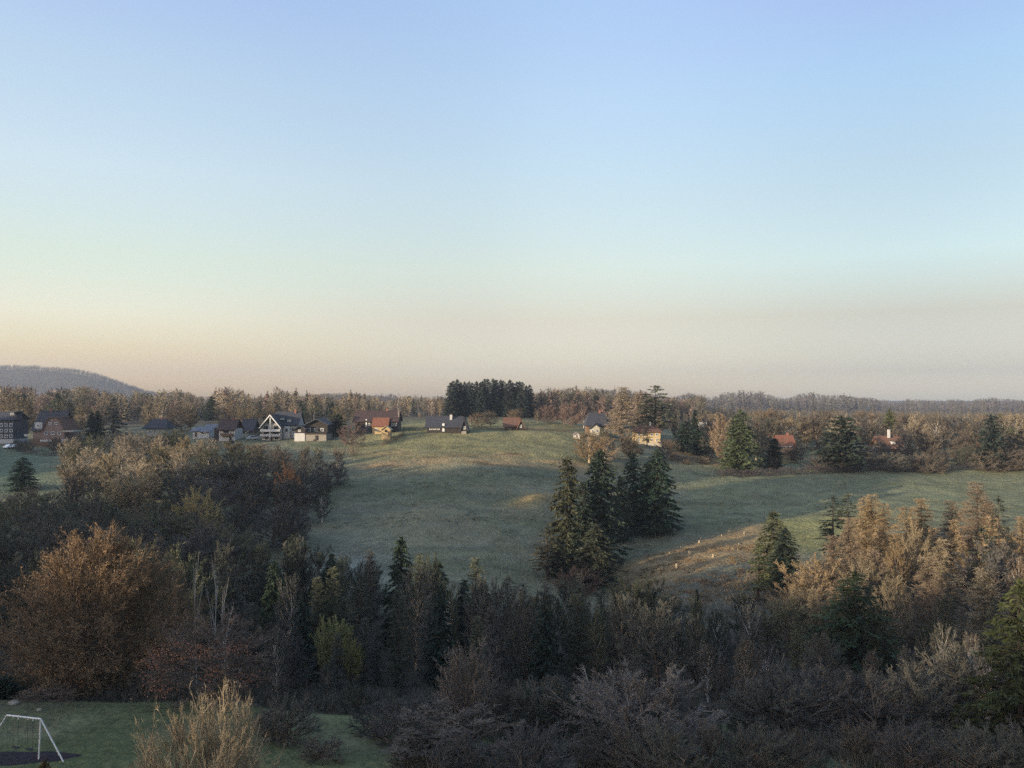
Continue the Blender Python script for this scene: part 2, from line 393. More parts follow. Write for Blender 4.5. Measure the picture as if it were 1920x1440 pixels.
def bare(seed, h=12., cr=4.5, cb=2.2, n1=34, n2=7, n3=6, n4=2, shape='dome', tw=.035, rise=.5, stems=1, bark=M_BARK, r0=.22, fan=.55, leafy=0, upw=.25, lr=.013):
    """leafless deciduous tree: trunk and limbs; crown of twigs"""
    rng = np.random.default_rng(seed)
    tr, crn = [], []
    S0 = np.stack([rng.normal(0, .12*stems, stems), rng.normal(0, .12*stems, stems), np.full(stems, -.3)], 1) if stems > 1 else np.array([[0, 0, -.3]])
    lean = rng.normal(0, .04*h, (stems, 3)) * (2.2 if stems > 1 else 1)
    E0 = S0*(2.0 if stems > 1 else 1) + lean*[1, 1, 0] + np.stack([np.zeros(stems), np.zeros(stems), h*rng.uniform(.78, .92, stems)], 1)
    C0 = (S0 + E0)/2 + rng.normal(0, .03*h, (stems, 3))
    tr.append(polytubes(S0, C0, E0, np.full(stems, r0/ (stems**.4)), np.full(stems, .03), 8, 7))
    k = np.arange(n1); az = k*2.39996 + rng.normal(0, .3, n1)
    f = (k + .5)/n1                        # 0 low .. 1 top
    if shape == 'dome':
        zc = cb + (h-cb)*.38
        zz = cb + (h - cb)*f**.85
        ez = np.where(zz > zc, (zz - zc)/(h - zc), (zz - zc)/(zc - cb)*.75)
        rr = cr*np.sqrt(np.clip(1 - ez**2, .02, 1))*rng.uniform(.82, 1.1, n1)
    elif shape == 'egg':
        zc = cb + (h-cb)*.30; zz = cb + (h-cb)*f**.8
        ez = np.where(zz > zc, (zz - zc)/(h*1.01 - zc), (zz - zc)/(zc - cb)*.7)
        rr = cr*np.clip(1 - np.abs(ez)**1.7, .01, 1)**.62*rng.uniform(.86, 1.06, n1)
    elif shape == 'cone':
        zz = cb + (h - cb)*f; rr = cr*((1-f)**.75 + .05)*rng.uniform(.75, 1.1, n1)
    elif shape == 'column':
        zz = cb + (h - cb)*f; rr = cr*(np.sin(np.pi*np.clip(f*.85+.12, 0, 1))**.5)*rng.uniform(.7, 1.1, n1)
    elif shape == 'vase':
        zz = cb + (h - cb)*f**.7; rr = cr*(.35 + .65*f)*np.sqrt(np.clip(1.02 - f**4, .02, 1))*rng.uniform(.6, 1.05, n1)
    E1 = np.stack([np.cos(az)*rr, np.sin(az)*rr, zz + rng.normal(0, .02*h, n1)], 1)
    zs = np.clip(zz - rr*rise - (zz-cb)*.18, cb*.55, h*.85)
    st = rng.integers(0, stems, n1)
    tt = np.clip(zs/(h*.86), .05, .97)
    S1 = bez(S0[st], C0[st], E0[st], tt)
    E1 = E1 + (S1 - [0, 0, 0])*[.35, .35, 0]
    C1 = S1*(1-fan) + E1*fan; C1[:, 2] = S1[:, 2]*.62 + E1[:, 2]*.38 + rng.normal(0, .02*h, n1)
    L1 = np.linalg.norm(E1-S1, axis=1)
    tr.append(polytubes(S1, C1, E1, lr*L1 + .02, np.full(n1, .010), 5, 5))
    cen = np.array([0, 0, cb + (h-cb)*.3])
    S2, C2, E2 = kids(rng, S1, C1, E1, n2, .25, 1., .8, upw, .42, .45, cen)
    crn.append(polytubes(S2, C2, E2, np.full(len(S2), .032), np.full(len(S2), .010), 2, 3))
    S3, C3, E3 = kids(rng, S2, C2, E2, n3, .15, 1., 1.1, upw, .50, .3, cen)
    crn.append(tris(rng, S3, E3, np.full(len(S3), tw*1.2)))
    S4, C4, E4 = kids(rng, S3, C3, E3, n4, .1, 1., 1.3, upw*.8, .62, .2, cen)
    crn.append(tris(rng, S4, E4, np.full(len(S4), tw)))
    if leafy:
        n = int(len(S4)*leafy); ii = rng.choice(len(S4), n)
        d = unit(rng.normal(size=(n, 3)))*rng.uniform(.10, .2, (n, 1))
        crn.append(rhombs(rng, E4[ii], E4[ii] + d, np.full(n, .09)))
    h_, w_ = measure(crn)
    a = mesh_np('trunk', *join(tr), smooth=True); b = mesh_np('crown', *join(crn))
    a.materials.append(bark); b.materials.append(M_TWIG)
    return Proto(a, b, bark, M_TWIG, h_, w_)

def conifer(seed, h=14., Rr=3.0, whorls=26, nb=7, cb=.5, droop=.28, spray=22, sl=.62, sw=.15, p=.85, bark=M_BARK_FIR, gap=.0, leaf=M_NEEDLE, twig=False, topround=0., hang=.35):
    """spruce, fir, cypress; twig=True gives a leafless larch"""
    rng = np.random.default_rng(seed)
    tr, crn = [], []
    S0 = np.array([[0, 0, -.3]]); E0 = np.array([[rng.normal(0, .1), rng.normal(0, .1), h]])
    tr.append(polytubes(S0, (S0+E0)/2, E0, np.array([.018*h]), np.array([.015]), 10, 7))
    n = whorls*nb
    f = np.repeat((np.arange(whorls) + .4)/whorls, nb) + rng.normal(0, .25/whorls, n)
    f = np.clip(f, 0, .995)
    keep = rng.uniform(size=n) > gap; f = f[keep]; n = len(f)
    az = rng.uniform(0, 2*np.pi, n)
    z = cb + (h - cb)*f
    rr = (Rr*np.clip((1-f), 0, 1)**p + .12)*rng.uniform(.68, 1.12, n)
    if topround: rr = np.where(f > 1-topround, np.maximum(rr, Rr*.42*np.sqrt(np.clip((1.0-f)/topround, .05, 1))), rr)
    rr *= 1 - .35*np.exp(-((f)/.10)**2)
    S1 = np.stack([np.zeros(n), np.zeros(n), z], 1)
    E1 = np.stack([np.cos(az)*rr, np.sin(az)*rr, z - droop*rr*rng.uniform(.5, 1.4, n)], 1)
    C1 = (S1 + E1)/2 + np.stack([np.zeros(n), np.zeros(n), .10*rr], 1)
    tr.append(polytubes(S1, C1, E1, .010*rr + .014, np.full(n, .006), 3, 3))
    per = np.clip((spray*rr/Rr).astype(int) + 3, 3, spray + 3)
    ii = np.repeat(np.arange(n), per); N = len(ii)
    t = rng.uniform(.02, 1, N)**.9
    P = bez(S1[ii], C1[ii], E1[ii], t)
    d = unit(E1 - S1)[ii]
    side = unit(np.cross(d, [0, 0, 1.]))*rng.choice([-1, 1], N)[:, None]
    if twig:
        dr = unit(d*.7 + side*rng.uniform(.2, 1.0, (N, 1)) + rng.normal(0, .3, (N, 3)) + [0, 0, -.05])
        L = sl*rng.uniform(.5, 1.3, N)*(.5 + .6*np.clip(rr[ii]/Rr, 0, 1))
        Q = P + dr*L[:, None]
        crn.append(tris(rng, P, Q, np.full(N, sw)))
        K = (P+Q)/2
        S4, C4, E4 = kids(rng, P, K, Q, 3, .2, 1., .8, -.15, .7)
        crn.append(tris(rng, S4, E4, np.full(len(S4), sw*.9)))
    else:
        dr = unit(d*.75 + side*rng.uniform(.1, .9, (N, 1)) + rng.normal(0, .28, (N, 3)) + [0, 0, -hang])
        L = sl*rng.uniform(.6, 1.35, N)*(.55 + .5*np.clip(rr[ii]/Rr, 0, 1))
        crn.append(rhombs(rng, P, P + dr*L[:, None], sw*rng.uniform(.8, 1.5, N)*(L/sl)))
        m = 40
        S = np.stack([np.zeros(m), np.zeros(m), h - rng.uniform(0, .08*h, m)], 1)
        crn.append(rhombs(rng, S, S + unit(rng.normal(0, .6, (m, 3)) + [0, 0, .8])*.45, np.full(m, .12)))
    h_, w_ = measure(crn)
    a = mesh_np('trunk', *join(tr), smooth=True); b = mesh_np('crown', *join(crn))
    a.materials.append(bark); b.materials.append(M_TWIG if twig else leaf)
    return Proto(a, b, bark, leaf, h_, w_)

PRO = {}
for i in range(4):
    PRO['round%d' % i] = bare(20+i, h=11, cr=4.2, cb=1.8, n1=42, n2=10, n3=8, n4=4, shape='dome', tw=.06, r0=.17)
for i in range(3):
    PRO['tall%d' % i] = bare(30+i, h=14, cr=2.3, cb=3., n1=46, n2=9, n3=8, n4=4, shape='column', tw=.05, rise=1.5, r0=.2, upw=.8, bark=(M_BARK, M_BARK_TAN, M_BARK_PALE)[i])
for i in range(2):
    PRO['vase%d' % i] = bare(40+i, h=10, cr=3.4, cb=1.2, n1=42, n2=10, n3=8, n4=4, shape='vase', tw=.058, stems=3, rise=.9, upw=.4)
for i in range(3):
    PRO['shrub%d' % i] = bare(50+i, h=4.6, cr=3.0, cb=.25, n1=60, n2=9, n3=8, n4=3, shape='dome', tw=.034, stems=5, r0=.12, rise=.3)
for i in range(3):
    PRO['larch%d' % i] = conifer(60+i, h=14, Rr=2.9, whorls=24, nb=6, cb=1.6, droop=.05, spray=34, sl=.8, sw=.07, p=.62, twig=True, topround=.06)
for i in range(4):
    PRO['spruce%d' % i] = conifer(70+i, h=14, Rr=2.7+.15*i, whorls=34, nb=8, spray=30, sl=.62, sw=.20, p=.50, gap=.05*i, droop=.32)
for i in range(3):
    PRO['slim%d' % i] = conifer(100+i, h=14, Rr=2.0, whorls=30, nb=6, cb=.8, droop=-.3, spray=24, sl=.62, sw=.058, p=.5, twig=True, topround=.12)
PRO['layered'] = conifer(80, h=13, Rr=3.4, whorls=14, nb=6, spray=34, sl=.8, sw=.24, p=.7, droop=.12, gap=.1)
PRO['pine'] = conifer(81, h=14, Rr=3.2, whorls=17, nb=6, cb=3.2, spray=30, sl=.7, sw=.22, p=.45, droop=-.05, gap=.22, topround=.3, hang=-.05)
PRO['ragged'] = conifer(82, h=14, Rr=2.2, whorls=18, nb=5, cb=2.5, spray=24, sl=.6, sw=.18, p=.5, droop=.1, gap=.3, topround=.2)
PRO['cypress'] = conifer(83, h=9, Rr=1.0, whorls=22, nb=7, spray=22, sl=.5, sw=.17, p=.55, droop=-.5, hang=-.5)
PRO['yew'] = conifer(84, h=7, Rr=2.3, whorls=18, nb=9, cb=.2, spray=26, sl=.55, sw=.2, p=.45, droop=-.1, topround=.4, hang=.0)
PRO['near_spruce'] = conifer(85, h=11, Rr=3.4, whorls=26, nb=8, cb=.4, spray=60, sl=.50, sw=.11, p=.72, droop=.18, gap=.04)
PRO['oak'] = bare(90, h=13.5, cr=7.0, cb=1.6, n1=170, n2=12, n3=9, n4=3, shape='egg', tw=.030, stems=4, r0=.5, rise=.6, upw=.22, leafy=.3, lr=.009)
PRO['birch'] = bare(91, h=11, cr=2.0, cb=4.2, n1=26, n2=6, n3=6, n4=2, shape='column', tw=.02, rise=1.3, r0=.13, bark=M_BARK_PALE, upw=.2)
PRO['snag'] = bare(92, h=9, cr=1.0, cb=3.8, n1=9, n2=3, n3=2, n4=1, shape='column', tw=.02, rise=1.5, r0=.12, bark=M_BARK_PALE, upw=.6)
PRO['redleaf'] = bare(93, h=9, cr=4.3, cb=1.4, n1=60, n2=9, n3=7, n4=3, shape='dome', tw=.026, r0=.22, rise=.15, upw=.1, leafy=.3)
PRO['willow'] = bare(94, h=9, cr=2.5, cb=.6, n1=60, n2=9, n3=7, n4=3, shape='column', tw=.028, stems=4, rise=1.6, r0=.16, upw=.9)
PRO['pollard'] = bare(95, h=8.5, cr=3.2, cb=1.0, n1=120, n2=12, n3=8, n4=3, shape='dome', tw=.018, stems=8, rise=1.5, r0=.11, bark=M_BARK_TAN, upw=.5, lr=.005)
PRO['gorse'] = bare(96, h=6, cr=2.2, cb=3.2, n1=40, n2=8, n3=7, n4=3, shape='dome', tw=.045, rise=.9, r0=.1, upw=.5, leafy=.4)

TREES = []
def put(kind, u, Y, vtop, name, label, cat, col, group=None, wpx=None, wf=1.0, vbase=None, rz=None):
    """a tree of that kind standing on the ground at depth Y with its top seen at vtop"""
    p = PRO[kind]
    if vbase is not None: Y = Yfor(u, vbase)
    dx, dz = ray(u, vtop)
    x = dx*Y; zg = float(T(x, Y)); h = max(dz*Y - zg, .8)
    sz = h/p.h
    sx = (wpx*Y/F)/p.w if wpx else sz*wf
    o = empty(name, (x, Y, zg + CZ - .05), random.uniform(0, 6.28) if rz is None else rz)
    o.scale = (sx, sx, sz)
    tag(o, label, cat, group)
    t = bpy.data.objects.new('trunk', p.tr); COL.objects.link(t); t.parent = o
    c = bpy.data.objects.new('crown', p.cr); COL.objects.link(c); c.parent = o
    c.color = (*col, 1)
    TREES.append((u, vtop, Y, h, label))
    return o

# colours of twigs and needles
GREY = (.106, .102, .081); PURP = (.090, .085, .077); OLIVE = (.108, .112, .066); BROWN = (.114, .096, .074)
RUST = (.160, .120, .082); BUFF = (.230, .168, .095); TANC = (.195, .158, .10); ORANGE = (.22, .135, .07)
SPR = (.030, .048, .026); SPRD = (.020, .034, .024); SPRY = (.085, .092, .030); DKOL = (.058, .066, .046); PINKB = (.18, .125, .105)
PALE = (.34, .28, .195); GOLD = (.34, .265, .15); SAND = (.255, .212, .15)
CW = {PALE:'pale tan', GOLD:'golden tan', SAND:'sandy', GREY:'grey-brown', PURP:'purplish', OLIVE:'olive', BROWN:'brown', RUST:'rust-brown', BUFF:'buff', TANC:'tan', ORANGE:'orange',
      SPR:'green', SPRD:'dark green', SPRY:'yellow-green', DKOL:'dark olive', PINKB:'pinkish-brown'}
ORD = ['first','second','third','fourth','fifth','sixth','seventh','eighth','ninth','tenth','eleventh','twelfth','thirteenth','fourteenth','fifteenth','sixteenth','seventeenth','eighteenth','nineteenth','twentieth']
KN = {'slim':('bare_tree','slender tree','slender'), 'round':('bare_tree','bare tree','round'), 'tall':('bare_tree','bare tree','slender'), 'vase':('bare_tree','bare tree','spreading'),
      'shrub':('bare_shrub','bare shrub','low'), 'larch':('larch_tree','larch','conical'), 'spruce':('spruce_tree','spruce','pointed'),
      'pine':('pine_tree','pine','high-crowned'), 'yew':('evergreen_bush','evergreen bush','rounded'), 'birch':('birch_tree','birch','white-stemmed')}

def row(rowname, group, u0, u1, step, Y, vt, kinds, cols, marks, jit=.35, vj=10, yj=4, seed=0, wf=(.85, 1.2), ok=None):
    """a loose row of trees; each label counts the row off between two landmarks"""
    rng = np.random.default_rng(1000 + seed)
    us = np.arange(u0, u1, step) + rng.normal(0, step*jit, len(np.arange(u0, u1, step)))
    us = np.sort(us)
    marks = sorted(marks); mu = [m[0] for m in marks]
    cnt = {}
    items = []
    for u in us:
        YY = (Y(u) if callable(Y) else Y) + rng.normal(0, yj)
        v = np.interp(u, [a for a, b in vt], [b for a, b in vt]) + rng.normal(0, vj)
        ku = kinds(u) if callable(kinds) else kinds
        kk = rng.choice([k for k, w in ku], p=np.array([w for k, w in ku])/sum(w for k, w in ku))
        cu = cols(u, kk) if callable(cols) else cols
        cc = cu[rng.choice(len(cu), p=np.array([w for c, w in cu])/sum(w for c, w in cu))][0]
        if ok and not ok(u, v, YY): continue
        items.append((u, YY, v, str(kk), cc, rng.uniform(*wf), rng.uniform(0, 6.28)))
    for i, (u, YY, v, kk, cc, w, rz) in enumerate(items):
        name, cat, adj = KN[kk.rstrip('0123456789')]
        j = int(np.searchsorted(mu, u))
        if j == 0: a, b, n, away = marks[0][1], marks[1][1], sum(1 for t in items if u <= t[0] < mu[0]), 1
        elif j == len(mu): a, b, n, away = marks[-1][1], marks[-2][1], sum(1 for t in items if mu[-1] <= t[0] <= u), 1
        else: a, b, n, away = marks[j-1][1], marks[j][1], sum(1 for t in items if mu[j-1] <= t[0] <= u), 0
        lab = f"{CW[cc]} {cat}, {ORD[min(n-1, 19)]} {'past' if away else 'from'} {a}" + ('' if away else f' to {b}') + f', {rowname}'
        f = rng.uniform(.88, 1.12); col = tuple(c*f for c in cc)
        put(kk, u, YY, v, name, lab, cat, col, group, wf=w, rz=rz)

# ------------------------------------------------------------------ the trees one can single out
put('oak', 190, 66, 985, 'oak_tree', 'broad orange-brown oak with a domed twiggy crown beside the lawn', 'oak', (.195, .13, .076), wpx=296)
beech = put('redleaf', 392, 58, 1150, 'beech_tree', 'half-bare tree with scattered red-brown leaves between orange oak and tan pollard bush', 'bare tree', (.125, .095, .075), wpx=225, rz=0)
g = np.random.default_rng(31)       # the last leaves still hanging in bunches
bunch = np.array([(-3.6, -.6, 4.6), (-3.2, -1.2, 3.4), (-.8, -1.6, 6.6), (.2, -1.8, 6.2), (-2.6, -1.8, 2.6), (2.4, -1.6, 6.4), (3.0, -1.2, 3.2), (-1.6, -2.0, 5.4), (1.2, -2.2, 4.4), (-3.0, -.4, 5.6)])
ii = g.integers(0, len(bunch), 1500); S = bunch[ii] + g.normal(0, 1, (1500, 3))*[.55, .5, .38]
lv = obj('leaves', mesh_np('leaves', *join([rhombs(g, S, S + unit(g.normal(size=(1500, 3)))*.16, np.full(1500, .10))])), M_TWIG, beech)
lv.color = (.27, .125, .075, 1)
put('snag', 372, 68, 1042, 'birch_tree', 'taller of two dead white-stemmed birches behind the red-leaved tree', 'birch', (.30, .27, .24), wpx=28)
put('snag', 398, 70, 1050, 'birch_tree', 'shorter dead white-stemmed birch with forked top behind the red-leaved tree', 'birch', (.30, .27, .24), wpx=36)
put('snag', 428, 66, 1090, 'birch_tree', 'thin grey leaning birch rising above the red-leaved tree', 'birch', (.26, .23, .20), wpx=34)
put('gorse', 622, 80, 1155, 'yellow_bush', 'small bright yellow-green budding tree amid dark valley wood', 'small tree', (.23, .215, .085), wpx=72)
put('gorse', 660, 78, 1198, 'yellow_bush', 'smaller yellow-green sapling beside the bright budding tree', 'small tree', (.20, .18, .06), wpx=38)
put('willow', 868, 54, 1195, 'willow_tree', 'upright pale-stemmed willow before the darkest gap in the wood', 'willow', (.16, .135, .11), wpx=112)
put('pollard', 385, 31, 1305, 'pollard_bush', 'sunlit tan bush of thick pale stems at the bottom edge', 'bush', (.27, .215, .14), wpx=250)
put('shrub1', 1190, 50, 1252, 'bare_shrub', 'wide grey rounded shrub catching light on its top twigs', 'bare shrub', (.16, .14, .12), wpx=290)
put('vase0', 835, 47, 1345, 'bare_shrub', 'low brown thicket shrub at the foot of the pale willow', 'bare shrub', (.115, .092, .07), wpx=210)
put('shrub0', 603, 46, 1378, 'bare_shrub', 'small dark shrub standing alone on the lawn strip', 'bare shrub', (.12, .11, .085), wpx=85)
put('yew', 85, 32, 1424, 'evergreen_bush', 'little brown-tipped evergreen top before the swing post', 'evergreen bush', (.09, .07, .03), wpx=48)
put('yew', 6, 60, 1268, 'evergreen_bush', 'dark evergreen bush on the lawn edge beside the oak', 'evergreen bush', SPRD, wpx=55)
put('shrub2', 80, 58.5, 1296, 'bare_shrub', 'scrubby brown shrub below the oak behind the stones', 'bare shrub', (.15, .11, .08), wpx=110)
# conifers of the valley and the gully
sp = 'spruces standing in the field gully'
put('spruce2', 1064, 158, 858, 'spruce_tree', 'tall ragged spruce with sunlit flank, first of the gully clump beside the grassy hump', 'spruce', (.052, .054, .028), sp, wpx=66)
put('spruce0', 1126, 162, 845, 'spruce_tree', 'tallest dark spruce in the middle of the gully clump', 'spruce', (.032, .048, .028), sp, wpx=86)
put('spruce1', 1187, 182, 850, 'spruce_tree', 'slim dark spruce behind the gully clump, twin tip to its neighbour', 'spruce', (.030, .050, .030), sp, wpx=54)
put('spruce3', 1214, 186, 868, 'spruce_tree', 'shorter spruce squeezed between the two rear gully spruces', 'spruce', (.034, .055, .030), sp, wpx=56)
put('spruce0', 1232, 180, 843, 'spruce_tree', 'broad dark green spruce at the gully clump end facing the right pasture', 'spruce', (.026, .046, .028), sp, wpx=70)
put('spruce1', 1118, 147, 982, 'spruce_tree', 'short full spruce at the foot of the gully clump beside brown slope', 'spruce', (.046, .050, .030), sp, wpx=74)
put('spruce2', 1093, 156, 905, 'spruce_tree', 'shorter dark spruce filling the space between the two tallest gully spruces', 'spruce', (.030, .042, .028), sp, wpx=58)
put('spruce1', 1163, 176, 892, 'spruce_tree', 'low dark spruce in the notch between tallest and rear gully spruces', 'spruce', (.028, .044, .028), sp, wpx=44)
put('shrub1', 1085, 142, 1062, 'bare_shrub', 'rust-brown scrub at the foot of the gully spruces', 'bare shrub', (.15, .10, .07), sp and None, wpx=90)
put('ragged', 1027, 148, 985, 'spruce_tree', 'thin sunlit brownish spruce at the low end of the gully clump', 'spruce', (.060, .055, .030), sp, wpx=52)
put('spruce2', 1050, 150, 1010, 'spruce_tree', 'small dark spruce tucked against the thin brownish spruce', 'spruce', (.036, .045, .028), sp, wpx=40)
put('spruce3', 1450, 136, 958, 'spruce_tree', 'high spruce with thin sunlit top at the end of the brown slope', 'spruce', (.065, .072, .036), wpx=66)
put('spruce0', 1472, 132, 990, 'spruce_tree', 'dark dense spruce pressed against the thin-topped one beside brown slope', 'spruce', (.030, .042, .028), wpx=58)
put('ragged', 1420, 128, 1015, 'pine_tree', 'small open pine with pale stem before the thin-topped spruce', 'pine', (.075, .085, .036), wpx=40)
put('ragged', 1562, 146, 928, 'spruce_tree', 'slim dark ragged spruce at the edge of the larch wood', 'spruce', (.036, .044, .030), wpx=46)
put('ragged', 1590, 150, 924, 'spruce_tree', 'second slim spruce just behind the ragged one at larch edge', 'spruce', (.048, .058, .032), wpx=44)
put('near_spruce', 1603, 84, 1072, 'spruce_tree', 'big green spruce standing before the larches with sunlit tip', 'spruce', (.030, .047, .023), wpx=165)
put('near_spruce', 1912, 50, 1092, 'fir_tree', 'large dark green fir with yellowish sunlit edge, cut by the frame edge', 'fir', (.040, .048, .018), wpx=180)
put('birch', 1852, 52, 1205, 'birch_tree', 'pale leaning birch stem in front of the yellow-green fir', 'birch', (.22, .19, .16), wpx=60)
put('ragged', 1872, 118, 928, 'spruce_tree', 'broken-topped dark spruce rising among the larches', 'spruce', (.040, .044, .034), wpx=40)
put('ragged', 1840, 112, 985, 'spruce_tree', 'dark narrow spruce half hidden among the larches', 'spruce', (.036, .042, .032), wpx=44)
put('spruce2', 1307, 104, 1105, 'spruce_tree', 'tiny dark spruce tip poking from the bare valley thicket', 'spruce', SPRD, wpx=22)
put('spruce0', 42, 205, 857, 'spruce_tree', 'lone dark spruce standing in the small green field', 'spruce', (.022, .042, .030), wpx=44)
# conifers by the houses
put('spruce1', 172, 312, 772, 'spruce_tree', 'dark green spruce, smaller of a pair beside the brown mansard house', 'spruce', SPR, wpx=20)
put('spruce0', 184, 316, 770, 'spruce_tree', 'dark green spruce, second of the close pair beside the layered cedar', 'spruce', SPR, wpx=22)
put('layered', 213, 305, 745, 'cedar_tree', 'tall grey-green cedar with layered branches above the bare grove', 'cedar', (.048, .055, .042), wpx=46)
put('yew', 634, 292, 776, 'evergreen_tree', 'broad dark evergreen at the gable end of the timber bungalow', 'evergreen', (.030, .045, .022), wpx=28)
put('cypress', 623, 296, 790, 'evergreen_tree', 'smaller evergreen leaning into the broad one by the bungalow', 'evergreen', (.028, .042, .022), wpx=18)
put('spruce3', 1390, 258, 768, 'spruce_tree', 'tall spruce with sunlit green side at the pasture edge', 'spruce', (.060, .078, .036), wpx=62)
put('spruce2', 1380, 262, 778, 'spruce_tree', 'spruce merging with the tall sunlit one at pasture edge', 'spruce', (.052, .066, .034), wpx=48)
put('cypress', 1452, 266, 822, 'cypress_tree', 'short dark cypress beside the red-roofed house', 'cypress', SPRD, wpx=26)
put('yew', 1578, 262, 780, 'evergreen_tree', 'broad almost black evergreen on the pasture edge between two red roofs', 'evergreen', (.026, .036, .026), wpx=76)
put('yew', 1858, 268, 777, 'spruce_tree', 'dark column-like evergreen at the far end of the right pasture', 'evergreen', (.022, .032, .026), wpx=42)
put('pine', 1228, 310, 722, 'pine_tree', 'highest pine with a rounded top behind the yellow house', 'pine', (.058, .068, .042), wpx=54)
put('ragged', 1210, 314, 736, 'pine_tree', 'narrower pine leaning against the highest pine', 'pine', (.052, .062, .042), wpx=34)
put('ragged', 1213, 292, 782, 'pine_tree', 'slim dark tree standing right before the yellow house front', 'pine', (.05, .05, .034), wpx=16)
put('larch1', 1166, 300, 726, 'larch_tree', 'tall pale leafless larch beside the highest pine', 'larch', (.24, .19, .13), wpx=50)
put('larch0', 1196, 320, 738, 'larch_tree', 'thin leafless larch between pale larch and highest pine', 'larch', (.22, .17, .125), wpx=26)
put('cypress', 1303, 300, 768, 'cypress_tree', 'very narrow dark cypress like a spire beside the round yew', 'cypress', SPRD, wpx=15)
put('yew', 1286, 292, 790, 'evergreen_tree', 'round dark yew at the foot of the narrow cypress', 'evergreen', SPRD, wpx=44)
put('yew', 1312, 288, 806, 'evergreen_tree', 'low dark evergreen spreading below the narrow cypress', 'evergreen', SPRD, wpx=36)
put('yew', 1180, 285, 826, 'evergreen_bush', 'grey-green bush below the slate-roofed villa', 'evergreen bush', (.06, .062, .052), wpx=28)
put('tall0', 1352, 272, 775, 'larch_tree', 'orange-buff leafless tree beside the tall sunlit spruce', 'bare tree', (.26, .19, .12), wpx=42)
put('round2', 660, 268, 792, 'bare_tree', 'pinkish-brown bare tree before the long dark-roofed house', 'bare tree', PINKB, wpx=52)
put('round0', 540, 184, 866, 'bare_tree', 'rust-orange leafy crown alone in the dark side of the grove', 'bare tree', (.36, .19, .09), wpx=52)
put('round1', 372, 156, 912, 'bare_tree', 'golden rounded crown low in the grove', 'bare tree', (.34, .27, .12), wpx=84)
put('round3', 1493, 282, 826, 'bare_tree', 'dull brown bare tree covering half of the red roof', 'bare tree', (.13, .105, .08), wpx=34)
put('round0', 1652, 280, 824, 'bare_tree', 'grey bare tree between white gable boards and brown chalet', 'bare tree', (.12, .105, .085), wpx=30)
put('tall2', 1696, 284, 812, 'bare_tree', 'brown bare tree standing at the far corner of the brown chalet', 'bare tree', (.13, .10, .075), wpx=36)
put('tall1', 1130, 262, 800, 'bare_tree', 'grey-green bare tree before the slate villa wall', 'bare tree', (.12, .115, .085), wpx=34)
put('round2', 150, 322, 776, 'bare_tree', 'rounded tan bare tree just beside the mansard house', 'bare tree', (.33, .26, .17), wpx=52)
put('tall0', 42, 318, 766, 'bare_tree', 'tall tan bare tree between the slate house and the mansard house', 'bare tree', (.31, .25, .16), wpx=34)
put('round1', 478, 296, 806, 'bare_tree', 'small bare tree before the plain dark house', 'bare tree', (.15, .115, .085), wpx=28)
put('snag', 749, 296, 743, 'birch_tree', 'thin pale birch pole standing alone beside the long-roofed house', 'birch', (.30, .27, .24), wpx=9)
put('tall0', 1182, 262, 812, 'bare_tree', 'buff bare tree hiding the corner of the yellow villa', 'bare tree', (.24, .18, .11), wpx=44)
put('round1', 1250, 268, 822, 'bare_tree', 'brown bare tree overlapping the yellow villa on the pasture side', 'bare tree', (.16, .115, .08), wpx=46)
put('tall1', 1105, 250, 808, 'bare_tree', 'buff feathery bare tree behind the gully spruces', 'bare tree', BUFF, wpx=62)
put('tall2', 1136, 248, 818, 'bare_tree', 'second buff bare tree behind the tallest gully spruce', 'bare tree', (.28, .20, .12), wpx=50)

# spruce stand on the skyline
rng = np.random.default_rng(5)
us = np.linspace(846, 992, 26) + rng.normal(0, 1.5, 26)
for i, u in enumerate(us):
    f = rng.uniform(.8, 1.2)
    v = np.interp(u, [840, 850, 880, 930, 960, 985, 995], [722, 714, 716, 713, 714, 716, 724]) + rng.normal(0, 3)
    lab = f"dark skyline spruce, {ORD[i] if i < 13 else ORD[25-i]} in its dense stand counted from the {'barn' if i < 13 else 'village'} end"
    put('spruce%d' % rng.integers(0, 3), u, 415 + rng.uniform(-14, 14), v, 'spruce_tree', lab, 'spruce', (.030*f, .043*f, .040*f), 'dense spruce stand on the skyline', wf=rng.uniform(.95, 1.25))
put('ragged', 1014, 430, 728, 'spruce_tree', 'thin lone conifer standing apart from the skyline stand', 'spruce', (.06, .06, .05), wf=.6)

# ------------------------------------------------------------------ rows of trees
def pick(*kw):
    out = []
    for k, w in kw:
        ks = [p for p in PRO if p.rstrip('0123456789') == k]
        out += [(p, w/len(ks)) for p in ks]
    return out
BARE = pick(('round', 5), ('tall', 3), ('vase', 2))
DARK = [(GREY, 3), (PURP, 2.5), (BROWN, 2), (DKOL, 1.5)]
MID = [(GREY, 2), (OLIVE, 2), (BROWN, 2), (PURP, 1)]
WARM = [(PALE, 3), (GOLD, 2), (SAND, 3), (OLIVE, 1)]  # pale young twigs, lightened further to stand for sun on the grove
def conc(dark, needle):
    return lambda u, k: needle if k.startswith(('spruce', 'pine', 'yew', 'ragged')) else dark
NEED = [(SPR, 2), (SPRD, 2)]
VM = [(195, 'the orange oak'), (392, 'the red-leaved tree'), (622, 'the yellow bush'), (868, 'the pale willow'), (1190, 'the grey shrub'), (1603, 'the big spruce'), (1912, 'the fir')]
vg = 'bare trees of the valley wood'
row('front fringe', vg, 740, 1930, 74, lambda u: 45.5, [(700,1378),(900,1372),(1200,1356),(1500,1362),(1930,1350)], pick(('shrub', 6), ('vase', 1)), lambda u, k: DARK, VM, seed=1, yj=1.2, vj=12, wf=(.9, 1.25))
